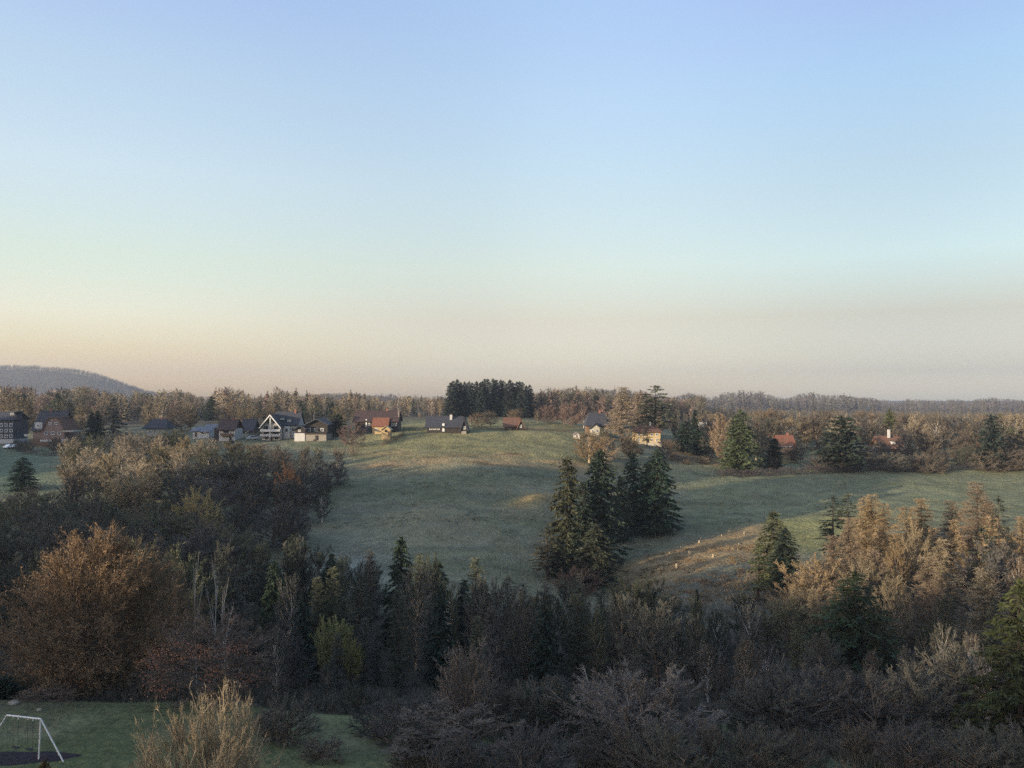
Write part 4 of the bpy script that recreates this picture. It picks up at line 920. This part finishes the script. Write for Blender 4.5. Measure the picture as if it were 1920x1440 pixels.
# white chalet
h = House('white_chalet', 'white alpine chalet with bright gable boards, balconies and dark roof', 510, 826, group=vg_)
h.wally('wall', 492, 526, 801, 779, 0, 11, M_WHITE)
h.roofy('roof', 489, 529.5, 801.5, 777, -1.8, 11, M_SLATE)
b = MB()
for a, c in ((489, 509.25), (529.5, 509.25)):
    x0, x1 = h.X(a), h.X(c); dz = .55
    b.prism([(x0, h.Z(801.5)-.28-dz*.4), (x1, h.Z(777)-.28-dz*.4), (x1, h.Z(777)+.02), (x0, h.Z(801.5)+.02)], 1, -1.95, -1.82)
b.build('gable_board', M_PAINT, h.root)
h.wallx('wing_wall', 520, 553, 801, 775, 4, 13, M_WHITE); h.roofx('wing_roof', 504, 555, 798, 773, 3.2, 13.8, M_SLATE)
for q, (uc, v) in enumerate(((522, 785.5), (536, 789))):
    b = MB(); b.box(h.X(uc-3.4), h.X(uc+3.4), 4.3, 7, h.Z(v+2.6), h.Z(v-2)); d = b.build('dormer', M_WHITE, h.root)
    b = MB(); b.box(h.X(uc-4), h.X(uc+4), 4.0, 7.4, h.Z(v-2), h.Z(v-3)); b.build('dormer_roof', M_SLATE, d)
    h.win(uc, v+.6, 4.5, 3.2, 4.3)
for k, (v0, v1) in enumerate(((804, 810), (814.5, 819))):
    bb = h.box('balcony', 490.5, 527.5, v1 - 5.2, v1 - .9, -1.45, -1.3, M_PAINT if k == 0 else M_WHITE)
    b = MB(); b.box(h.X(490.5), h.X(527.5), -1.5, -.02, h.Z(v1), h.Z(v1 - .9)); b.build('balcony_floor', M_TIMBER, bb)
h.box('post', 508.6, 510, 782, 820, -1.62, -1.47, M_PAINT)
for uc in (499, 518): h.win(uc, 802.5, 8, 6.5, 0, M_TIMBER); h.win(uc, 812.5, 8, 5, 0, M_TIMBER)
h.win(504, 791, 5, 6, 0, M_TIMBER); h.win(514, 791, 5, 6, 0, M_TIMBER)
h.door(510, 818.5, 826, 4, 0, M_TIMBER); h.win(500, 821.5, 5, 4, 0, M_TIMBER); h.win(519, 821.5, 5, 4, 0, M_TIMBER)
h.win(545, 806, 5, 5, 4, M_TIMBER); h.box('side_wing', 528, 540, 800, 825, 2.5, 9, M_WHITE, foot=2.5); h.win(534, 807, 4, 6, 2.5, M_TIMBER); h.chimney(543, 768, 776, 3, 8, M_BRICK)
# timber bungalow
h = House('timber_bungalow', 'dark timber bungalow with low pitched roof on a white base', 588, 826, group=vg_)
h.wally('wall', 572, 613, 795, 786, 1, 10, M_TIMBER); h.roofy('roof', 569, 617, 796.5, 785, -.2, 11, M_SLATE)
h.wally('front_wing', 556, 575, 803, 798.5, -1.5, 6, M_TIMBER); h.roofy('front_roof', 553, 578, 803.8, 797, -2.3, 6.6, M_SLATE)
h.box('plinth', 575, 614, 814, 826, -1.6, 8, M_GRANITE, foot=2.5); h.box('white_wall', 555, 574.5, 812, 826, -1.8, 7, M_WHITE, foot=2.5)
h.box('terrace', 574, 615, 811, 814, -1.9, 1, M_TIMBER)
for uc in (579, 591, 603): h.win(uc, 806, 6, 6, 1)
h.win(564, 807.5, 5, 4, -1.5); h.door(596, 816, 825, 4, -1.8, M_TIMBER); h.chimney(580, 779, 790, 3, 7, M_SLATE)
# long-roofed house with the orange lean-to
h = House('long_roofed_house', 'long house with very dark roof and a bright orange tiled lean-to', 705, 813, group=vg_)
h.wallx('wall', 667, 745, 788, 772, 0, 10, M_TIMBER); h.roofx('roof', 662, 748, 790, 770.5, -1.0, 11, M_DARKTILE)
b = MB(); b.slab((h.X(699), -3.2, h.Z(799)), (h.X(731), -3.2, h.Z(799)), (h.X(731), -.1, h.Z(783)), (h.X(700), -.1, h.Z(783)), .25); b.build('lean_to_roof', M_REDTILE, h.root)
h.box('lean_to_wall', 700.5, 729.5, 799, 813, -2.6, -.05, M_TAN, foot=2)
h.box('white_post', 686, 688.5, 786, 801, -.35, -.1, M_PAINT); h.box('base_wall', 680, 697, 800, 812, -.5, -.05, M_SLATE, foot=2)
for uc in (692, 736, 742): h.win(uc, 796, 4.5, 6, 0)
h.win(708, 805, 5, 5, -2.6); h.door(680, 800, 812, 4, 0, M_TIMBER); h.chimney(722, 766, 774, 3, 5, M_BRICK)
# pale hut in front of it
h = House('wooden_hut', 'small pale wooden hut with a gable in front of the orange lean-to', 724, 818, 'hut', Y=279)
h.wally('wall', 716, 732, 805, 799.5, 0, 3.5, M_TAN, foot=1.5); h.roofy('roof', 714, 734.5, 806, 798.5, -.4, 3.8, M_CUT, t=.15)
h.win(724, 808, 4.5, 4.5, 0, M_TIMBER); h.door(729.5, 808, 817, 3, 0, M_BROWNWOOD)
# barn with the white chimney
h = House('barn_house', 'low dark barn-like house with white chimney and a black pointed gable end', 838, 812, 'barn')
h.wallx('wall', 801, 866, 798, 783, 0, 9, M_TIMBER); h.roofx('roof', 797, 868, 801, 781.5, -.8, 9.8, M_SLATE)
h.wally('gable', 864, 877, 806, 785, -1.0, 8, M_TIMBER); h.roofy('gable_roof', 862, 879.5, 808, 783, -1.6, 8.4, M_SLATE)
h.door(831.5, 794, 809, 4, -.02, M_PAINT); h.chimney(844.5, 778, 789, 4.5, 3.2, M_WHITE)
for uc in (808, 815, 822): h.win(uc, 804, 5.5, 4, 0)
h.win(871, 802, 5, 5, -1.0); h.box('doorstep', 866, 875, 808, 812, -1.9, -1.02, M_GRANITE, foot=1)
# brown roof with dark gable
h = House('brown_gable_house', 'house with reddish-brown roof and a dark pointed gable behind the top pasture', 968, 808, group=vg_, Y=300)
h.wallx('wall', 946, 975, 798, 786, 0, 8, M_BROWNWOOD); h.roofx('roof', 943, 976, 800, 784, -.7, 8.7, M_BROWNTILE)
h.wally('gable', 970, 983, 801, 787, -1.2, 8, M_TIMBER); h.roofy('gable_roof', 968, 986, 804, 785.5, -1.7, 8.3, M_BROWNTILE)
h.win(976.5, 799, 4, 5, -1.2); h.win(955, 803, 5, 4, 0); h.door(963, 801, 808, 3, 0, M_TIMBER)
# slate villa
h = House('slate_villa', 'villa with dark slate roof and sunlit cream gable below it', 1117, 818, group=vg_)
h.box('wall', 1101, 1141, 796, 818, 0, 10, M_BROWNWOOD, foot=3); h.roofx('roof', 1097, 1145, 798, 774, -.8, 10.8, M_SLATE, hip=9)
h.wally('bay', 1106, 1124, 802, 795, -1.4, 3, M_CREAM); h.roofy('bay_roof', 1103, 1127, 803, 793, -2, 3.6, M_SLATE)
for uc in (1111, 1119): h.win(uc, 808, 4.5, 6, -1.4)
h.win(1131, 806, 5, 6, 0); h.win(1138, 806, 3.5, 6, 0); h.chimney(1127, 769, 779, 3.5, 5, M_BRICK)
b = MB(); b.box(h.X(1130), h.X(1138), .8, 4, h.Z(792), h.Z(786)); d = b.build('dormer', M_SHINGLE, h.root)
b = MB(); b.box(h.X(1129), h.X(1139), .5, 4.4, h.Z(786), h.Z(784.8)); b.build('dormer_roof', M_SLATE, d)
# yellow villa
h = House('yellow_villa', 'sunlit yellow house with hipped brown roof between the pines', 1215, 834, group=vg_)
h.box('wall', 1192, 1238, 809, 834, 0, 9, M_YELLOW, foot=3); h.roofx('roof', 1188, 1242, 810, 797, -.9, 9.9, M_BROWNTILE, hip=11)
for uc in (1198, 1207, 1222, 1231):
    h.win(uc, 815, 4.5, 5.5, 0)
    h.win(uc, 825, 4.5, 5, 0)
h.box('terrace_wall', 1192, 1239, 830, 834, -1.2, -.02, M_CREAM, foot=2); h.chimney(1222, 792, 802, 3, 4, M_WHITE); h.door(1214.5, 822, 830, 4, 0, M_TIMBER)
# pale building behind the spire cypress
h = House('pale_house', 'pale low building with white eaves half hidden behind the narrow cypress', 1328, 812, group=vg_, Y=345)
h.box('wall', 1314, 1342, 800, 812, 0, 8, M_CREAM, foot=3); h.roofx('roof', 1311, 1345, 801, 793, -.6, 8.6, M_CREAM)
for uc in (1321, 1329, 1337): h.win(uc, 806, 4, 5, 0)
# red-roofed house
h = House('red_roofed_house', 'small house with bright red roof and white trim beside the dark cypress', 1476, 850, group=vg_)
h.wallx('wall', 1462, 1490, 835, 820, 0, 8, M_BRICK); h.roofx('roof', 1459, 1493, 837, 817, -.7, 8.7, M_REDTILE)
for uc in (1468, 1481): h.win(uc, 844, 6, 6, 0)
h.box('fascia', 1459, 1493, 836.4, 838.2, -.85, -.72, M_PAINT); h.door(1488, 840, 850, 3, 0, M_TIMBER); h.chimney(1483, 812, 822, 3, 4, M_BRICK)
# brown chalet
h = House('brown_chalet', 'brown-red chalet with white chimney behind the pasture hedge', 1670, 858, group=vg_)
h.wallx('wall', 1653, 1693, 840, 822, 0, 9, M_BROWNWOOD); h.roofx('roof', 1649, 1697, 842, 819, -.8, 9.8, M_BROWNTILE)
h.chimney(1674, 806, 822, 4, 3.5, M_WHITE); b = MB(); b.box(h.X(1673), h.X(1679), .3, 3.4, h.Z(833), h.Z(828)); d = b.build('dormer', M_WHITE, h.root)
b = MB(); b.box(h.X(1672), h.X(1680), 0, 3.8, h.Z(828), h.Z(827)); b.build('dormer_roof', M_SLATE, d)
for uc in (1658, 1667, 1684): h.win(uc, 850, 4, 5, 0)
h.door(1676, 846, 857, 4, 0, M_TIMBER)
# white gabled outbuilding
h = House('white_outbuilding', 'little outbuilding with white gable boards beside the brown chalet', 1638, 856, 'shed')
h.wally('wall', 1626, 1648, 848, 840, 0, 6, M_GREYMETAL); h.roofy('roof', 1623, 1651, 849, 838, -.5, 6.4, M_SLATE)
b = MB()
for a, c in ((1623, 1637), (1651, 1637)):
    b.prism([(h.X(a), h.Z(849)-.5), (h.X(c), h.Z(838)-.5), (h.X(c), h.Z(838)+.02), (h.X(a), h.Z(849)+.02)], 1, -.64, -.52)
b.build('gable_board', M_PAINT, h.root); h.win(1633, 850, 4, 4, 0); h.door(1641, 846, 855, 4, 0, M_PAINT)
# white shed at the end of the top pasture
h = House('white_shed', 'small white shed with pink-brown roof at the end of the top pasture', 1081, 821, 'shed', Y=284)
h.wally('wall', 1076, 1087, 815, 811, 0, 3, M_WHITE, foot=1.5); h.roofy('roof', 1074.5, 1088.5, 816, 810, -.3, 3.3, M_PINK, t=.12)
h.door(1081.5, 814.5, 820.5, 2.6, 0, M_BROWNWOOD); h.win(1084.5, 816.5, 1.8, 2.2, 0, n=1)

# ------------------------------------------------------------------ parked cars
def car(label, u, v, paint, yaw, Y):
    x = (u-960)/F*Y; z = float(T(x, Y)) + CZ
    r_ = empty('parked_car', (x, Y, z), R(yaw)); tag(r_, label, 'car', 'cars parked by the slate house')
    b = MB()
    prof = [(-2.1,.35),(-2.12,.75),(-1.35,.92),(-.75,1.42),(.75,1.45),(1.45,1.0),(2.05,.9),(2.12,.55),(2.05,.33)]
    b.prism(prof, 1, -.85, .85); body = b.build('body', paint, r_)
    m = body.modifiers.new('round', 'BEVEL'); m.width = .09; m.segments = 2; m.limit_method = 'ANGLE'
    for s in (-1, 1):
        b = MB(); b.prism([(-1.05,.95),(-.65,1.34),(.68,1.36),(1.2,.98)], 1, s*.853 - .012, s*.853 + .012); b.build('window', M_GLASS, r_)
    b = MB(); b.slab((1.38,-.68,1.06),(1.38,.68,1.06),(.86,.62,1.40),(.86,-.62,1.40),.03); b.build('windscreen', M_GLASS, r_)
    for wx in (-1.3, 1.3):
        for s in (-1, 1):
            b = MB(); b.tube((wx, s*.70, .32), (wx, s*.88, .32), .32, n=14); w = b.build('wheel', M_RUBBER, r_)
            b = MB(); b.tube((wx, s*.87, .32), (wx, s*.895, .32), .19, n=10); b.build('rim', M_STEEL, w)
    for s in (-1, 1):
        b = MB(); b.box(2.03, 2.13, s*.6-.14, s*.6+.14, .62, .76); b.build('headlight', M_PAINT, r_)
P_WHITE = mat('white_car_paint', (.80, .80, .80), .25, .03, 1, spec=.5)
P_SILVER = mat('silver_car_paint', (.42, .44, .47), .3, .03, 1, spec=.5, metal=.4)
car('white car parked at the foot of the slate house', 19, 838, P_WHITE, 80, 290)
car('second white car parked just beside the first, nearer the mansard house', 28, 838, P_WHITE, 95, 291)
car('silver car standing below the carport of the mansard house', 116, 834, P_SILVER, 10, 289)
car('silver car parked beside the white chalet', 474, 819, P_SILVER, 25, 283)

# ------------------------------------------------------------------ garden hedges along the plots
def hedge(label, pts, hgt, wid, col, seed):
    g = np.random.default_rng(seed); P = np.array(pts, float)
    seg = np.linalg.norm(np.diff(P, axis=0), axis=1); n = int(seg.sum()*90*hgt)
    t = g.uniform(0, len(P)-1, n); i = np.minimum(t.astype(int), len(P)-2); f = (t - i)[:, None]
    q = P[i]*(1-f) + P[i+1]*f
    x = q[:, 0] + g.normal(0, wid*.3, n); y = q[:, 1] + g.normal(0, wid*.3, n)
    top = hgt*(.85 + .3*vnoise(x, y, 1.7, seed)); z = T(x, y) + CZ + top*g.uniform(0, 1, n)**.8
    S = np.stack([x, y, z], 1); E = S + np.stack([g.normal(0, .18, n), g.normal(0, .18, n), g.uniform(-.05, .35, n)], 1)
    me = mesh_np('hedge', *join([rhombs(g, S, E, np.full(n, .09))])); o = obj('hedge', me, M_TWIG); o.color = (*col, 1)
    tag(o, label, 'hedge')
def line(*uy): return [((u-960)/F*y, y) for u, y in uy]
hedge('clipped brown hedge along the small green field below the mansard house', line((42, 272), (100, 269), (150, 266)), 1.7, 1.2, (.10, .075, .06), 1)
hedge('low dark hedge closing the top pasture behind its crest', line((885, 298), (960, 300), (1070, 297)), 1.2, 1.0, (.12, .08, .055), 2)
hedge('dark hedge between the long-roofed house and the barn', line((752, 296), (775, 298), (798, 297)), 1.6, 1.0, (.075, .07, .045), 3)
hedge('ragged dark hedge at the foot of the pasture wood', line((1345, 246), (1420, 250), (1500, 256), (1600, 260), (1700, 264), (1800, 268), (1930, 270)), 2.4, 2.2, (.085, .07, .068), 4)
hedge('purple-dark hedge at the tan verge below the yews', line((1258, 268), (1290, 270), (1335, 274)), 1.9, 1.8, (.075, .06, .062), 5)
hedge('brown hedge bank below the hut and the long-roofed house', line((716, 268), (740, 276), (757, 286)), 1.1, 1.6, (.12, .09, .06), 6)

# ------------------------------------------------------------------ stumps on the cleared slope
def stump_proto(seed):
    g = np.random.default_rng(seed); b = MB(); n = 9
    a = np.linspace(0, 2*np.pi, n, endpoint=False); rr = .24*(1 + g.uniform(-.18, .18, n))
    rings = [(1.5, -.15), (1.05, .15), (.95, .5 + .1*g.uniform())]
    vs = [(rr[i]*k*math.cos(a[i]), rr[i]*k*math.sin(a[i]), z + (g.uniform(-.03, .03) if j == 2 else 0)) for j, (k, z) in enumerate(rings) for i in range(n)]
    b.add(vs, [(j*n+i, j*n+(i+1) % n, (j+1)*n+(i+1) % n, (j+1)*n+i) for j in range(2) for i in range(n)] + [tuple(range(2*n, 3*n))])
    return b
st = [(1170,1060,1.0),(1202,1050,.8),(1222,1032,.7),(1240,1046,.8),(1292,1040,1.9),(1268,1066,1.8),(1313,1012,1.2),(1310,1018,1.3),(1336,1046,1.4),(1362,1043,1.1),(1182,1034,.8),(1220,1022,.7),(1244,1020,.7),(1258,1004,.7),(1275,1028,.8),(1352,1006,.7),(1366,996,.9),(1394,1002,1.0),(1326,1030,.7),(1215,1066,.8),(1300,1058,.7),(1384,1022,.8)]
protos = [stump_proto(i) for i in range(3)]; meshes = []
for i, (u, v, k) in enumerate(st):
    Y = Yfor(u, v, 110, 220); x = (u-960)/F*Y
    if i < 3: o = protos[i].build('tree_stump', M_CUT)
    else:
        o = meshes[i % 3].copy(); COL.objects.link(o)
    if i < 3: meshes.append(o)
    o.location = (x, Y, float(T(x, Y)) + CZ); o.scale = (k*.5, k*.5, k*.75); o.rotation_euler = (random.uniform(-.1, .1), random.uniform(-.1, .1), random.uniform(0, 6))
    tag(o, 'pale weathered stump left standing on the cleared brown slope', 'tree stump', 'pale stumps scattered on the cleared slope')

# ------------------------------------------------------------------ swing on the lawn
def lawn_pt(u, Y): x = (u-960)/F*Y; return np.array([x, Y, float(T(x, Y)) + CZ])
YA, YB = 46.0, 44.9           # far and near end of the beam
A = lawn_pt(20, YA); B = lawn_pt(83, YB)
topA = np.array([A[0], A[1], ray(20, 1341)[1]*YA + CZ]); topB = np.array([B[0], B[1], ray(83, 1348)[1]*YB + CZ])
mid = (A + B)/2
r_ = empty('swing_set', tuple(mid)); tag(r_, 'white metal swing frame with two hanging swings on a dark oval patch', 'swing set')
def loc(p): return np.asarray(p) - mid
b = MB(); b.tube(loc(topA), loc(topB), .046, n=10); b.build('top_beam', M_PAINT, r_)
ax = (topB - topA); ax[2] = 0; ax /= np.linalg.norm(ax); pr = np.array([-ax[1], ax[0], 0])   # pr points away from the camera
for top, uf, yf in ((topA, -24, 46.1), (topA, -12, 47.6), (topB, 80, 44.85), (topB, 127, 44.6)):
    p = lawn_pt(uf, yf) - [0, 0, .05]
    b = MB(); b.tube(loc(p), loc(top), .042, n=8); b.build('leg', M_PAINT, r_)
for f_ in (.27, .70):
    sw = empty('swing', (0, 0, 0)); sw.parent = r_
    c0 = topA*(1-f_) + topB*f_
    seatz = -1.75
    for s in (-.22, .22):
        p = c0 + ax*s
        b = MB(); b.tube(loc(p - [0, 0, .02]), loc(p + [0, 0, seatz]), .008, n=5); b.build('chain', M_TIMBER, sw)
        b = MB(); b.tube(loc(p + [0, 0, -.02]), loc(p + [0, 0, -.14]), .03, n=6); b.build('hanger', M_PAINT, sw)
    p = loc(c0 + [0, 0, seatz]); b = MB()
    vs = []
    for s in (-1, 1):
        for t_ in (-1, 1):
            for zz in (-.02, .02): vs.append(p + ax*s*.24 + pr*t_*.09 + [0, 0, zz])
    b.add(vs, [(0,1,3,2),(4,6,7,5),(0,4,5,1),(2,3,7,6),(0,2,6,4),(1,5,7,3)]); b.build('seat', M_PLASTIC, sw)
# dark bark patch under the swing
n = 40; cx, cy = (45-960)/F*45.3, 45.3; vs = []; fs = []
for rr in (0, .5, 1):
    for k in range(n):
        a = 2*math.pi*k/n; q = rr*(1 + .07*math.sin(3*a + 1) + .05*math.sin(7*a))
        x, y = cx + 3.1*q*math.cos(a), cy + 1.0*q*math.sin(a)
        vs.append((x, y, float(T(x, y)) + CZ + (.10 if rr < 1 else .0)))
fs = [(k, (k+1) % n, n + (k+1) % n, n + k) for k in range(n)] + [(n+k, n+(k+1) % n, 2*n+(k+1) % n, 2*n+k) for k in range(n)]
me = bpy.data.meshes.new('bark_patch'); me.from_pydata(vs, [], fs); me.update()
tag(obj('bark_patch', me, mat('dark_bark_mulch', (.028, .022, .026), 1, .45, 4, bump=.8)), kind='structure')
# stones at the lawn edge
def stone(label, u, v, k, seed, Y=None):
    g = np.random.default_rng(seed); import bmesh
    bm = bmesh.new(); bmesh.ops.create_icosphere(bm, subdivisions=3, radius=1)
    for vtx in bm.verts:
        c = np.array(vtx.co); nn = 1 + .22*float(vnoise(c[0]*9 + seed*7, c[1]*9 + c[2]*7, 5, seed)) ; vtx.co = (c[0]*k*1.2*nn, c[1]*k*.8*nn, c[2]*k*.75*nn)
    me = bpy.data.meshes.new('boulder'); bm.to_mesh(me); bm.free()
    Y = Y or Yfor(u, v, 40, 80); x = (u-960)/F*Y
    o = obj('boulder', me, M_GRANITE); o.location = (x, Y, float(T(x, Y)) + CZ + k*.25); tag(o, label, 'boulder')
stone('pointed pale boulder at the lawn edge before the dark bush', 33, 1319, .30, 3, 56.5)
stone('flat grey stone lying in the lawn above the swing', 80, 1327, .16, 8, 54.5)

# grass of the lawn
n = 26000
u = g.uniform(-60, 760, n); y = g.uniform(36, 60, n); x = (u-960)/F*y
k = ((x - cx)/2.9)**2 + ((y - cy)/.92)**2 > 1.0
x, y = x[k], y[k]
forest('lawn_grass', 'short green grass of the lawn around the swing', [grass_tuft(20+i) for i in range(3)], x, y, g.uniform(.10, .26, len(x)), colours(g, len(x), [((.115, .135, .058), 4), ((.14, .145, .075), 2), ((.16, .135, .085), 1)]), 10)

# ------------------------------------------------------------------ air, light, camera
hz = MB(); hz.box(-4300, 4300, -650, 4900, CZ - 62, CZ + 185)
mh = bpy.data.materials.new('haze_air'); mh.use_nodes = True
nt = mh.node_tree
for nd in list(nt.nodes):
    if nd.type != 'OUTPUT_MATERIAL': nt.nodes.remove(nd)
vol = nt.nodes.new('ShaderNodeVolumePrincipled')
vol.inputs['Color'].default_value = (.52, .60, .74, 1); vol.inputs['Density'].default_value = .00014; vol.inputs['Anisotropy'].default_value = .2
nt.links.new(vol.outputs[0], nt.nodes['Material Output'].inputs['Volume'])
tag(hz.build('haze', mh), kind='stuff')

w = bpy.data.worlds.new('World'); SC.world = w; w.use_nodes = True
nt = w.node_tree; bg = nt.nodes['Background']
sky = nt.nodes.new('ShaderNodeTexSky'); sky.sky_type = 'NISHITA'; sky.sun_disc = False
sky.sun_elevation = SUN_EL; sky.sun_rotation = SUN_AZ
sky.altitude = 600; sky.air_density = 1.0; sky.dust_density = 1.2; sky.ozone_density = 1.2
SKYZ = [0, .032, .098, .163, .257, .354, .441, .75]
#SKYBEGIN
SKYF = {-0.5: [(0.397, 0.309, 0.205), (0.393, 0.295, 0.263), (0.587, 0.451, 0.397), (0.657, 0.535, 0.426), (0.809, 0.654, 0.573), (0.843, 0.717, 0.651), (0.835, 0.707, 0.761), (1.162, 1.069, 1.108)], 0: [(0.325, 0.292, 0.344), (0.325, 0.292, 0.344), (0.405, 0.301, 0.273), (0.521, 0.415, 0.343), (0.615, 0.513, 0.447), (0.682, 0.587, 0.555), (0.713, 0.635, 0.641), (0.998, 0.941, 0.945)], 0.5: [(0.322, 0.348, 0.524), (0.228, 0.215, 0.287), (0.269, 0.209, 0.199), (0.371, 0.325, 0.295), (0.422, 0.363, 0.333), (0.456, 0.432, 0.427), (0.506, 0.43, 0.489), (0.711, 0.656, 0.699)]}
#SKYEND
# the winter haze layer of the sky: its tint by height above the horizon, sunward side to far side
tc = nt.nodes.new('ShaderNodeTexCoord'); sx = nt.nodes.new('ShaderNodeSeparateXYZ'); nt.links.new(tc.outputs['Generated'], sx.inputs[0])
outs = []
for k in sorted(SKYF):
    cr = nt.nodes.new('ShaderNodeValToRGB'); el = cr.color_ramp.elements; cr.color_ramp.interpolation = 'LINEAR'
    while len(el) < len(SKYZ): el.new(.5)
    for e, z_, f_ in zip(el, SKYZ, SKYF[k]): e.position = z_; e.color = (f_[0]/2, f_[1]/2, f_[2]/2, 1)
    nt.links.new(sx.outputs['Z'], cr.inputs[0]); outs.append(cr.outputs[0])
def mixc(a, b, lo, hi):
    mr = nt.nodes.new('ShaderNodeMapRange'); mr.interpolation_type = 'SMOOTHSTEP'; mr.inputs['From Min'].default_value = lo; mr.inputs['From Max'].default_value = hi
    nt.links.new(sx.outputs['X'], mr.inputs['Value'])
    mx = nt.nodes.new('ShaderNodeMix'); mx.data_type = 'RGBA'; nt.links.new(mr.outputs[0], mx.inputs['Factor'])
    nt.links.new(a, mx.inputs['A']); nt.links.new(b, mx.inputs['B']); return mx.outputs['Result']
tint = mixc(mixc(outs[0], outs[1], -.5, 0), outs[2], 0, .5)
v2 = nt.nodes.new('ShaderNodeVectorMath'); v2.operation = 'SCALE'; v2.inputs['Scale'].default_value = 2; nt.links.new(tint, v2.inputs[0])
v3 = nt.nodes.new('ShaderNodeVectorMath'); v3.operation = 'MULTIPLY'; nt.links.new(sky.outputs[0], v3.inputs[0]); nt.links.new(v2.outputs[0], v3.inputs[1])
nt.links.new(v3.outputs[0], bg.inputs[0]); bg.inputs[1].default_value = .15

ld = bpy.data.lights.new('sun', 'SUN'); ld.energy = 2.3; ld.angle = R(.5); ld.color = (1.0, .83, .60)
lo = bpy.data.objects.new('sun', ld); COL.objects.link(lo)
from mathutils import Vector
sd = Vector((math.sin(SUN_AZ)*math.cos(SUN_EL), math.cos(SUN_AZ)*math.cos(SUN_EL), math.sin(SUN_EL)))
lo.rotation_euler = sd.to_track_quat('Z', 'Y').to_euler()

cd = bpy.data.cameras.new('camera'); cam = bpy.data.objects.new('camera', cd); COL.objects.link(cam)
cd.sensor_width = 36; cd.lens = F/1920*36; cd.clip_start = .1; cd.clip_end = 20000
cam.location = (0, 0, CZ); cam.rotation_euler = (R(90) + PITCH, 0, 0)
SC.camera = cam
SC.render.resolution_x, SC.render.resolution_y = 1024, 768
SC.view_settings.view_transform = 'Standard'; SC.view_settings.look = 'None'; SC.view_settings.gamma = 1
SC.view_settings.exposure = 2.1
SC.cycles.use_denoising = False
SC.cycles.max_bounces = 6; SC.cycles.diffuse_bounces = 3; SC.cycles.volume_bounces = 1; SC.cycles.transparent_max_bounces = 4
for o in SC.objects:
    if 'label' in o and len(o['label'].split()) > 16: print('LONG', o['label'])
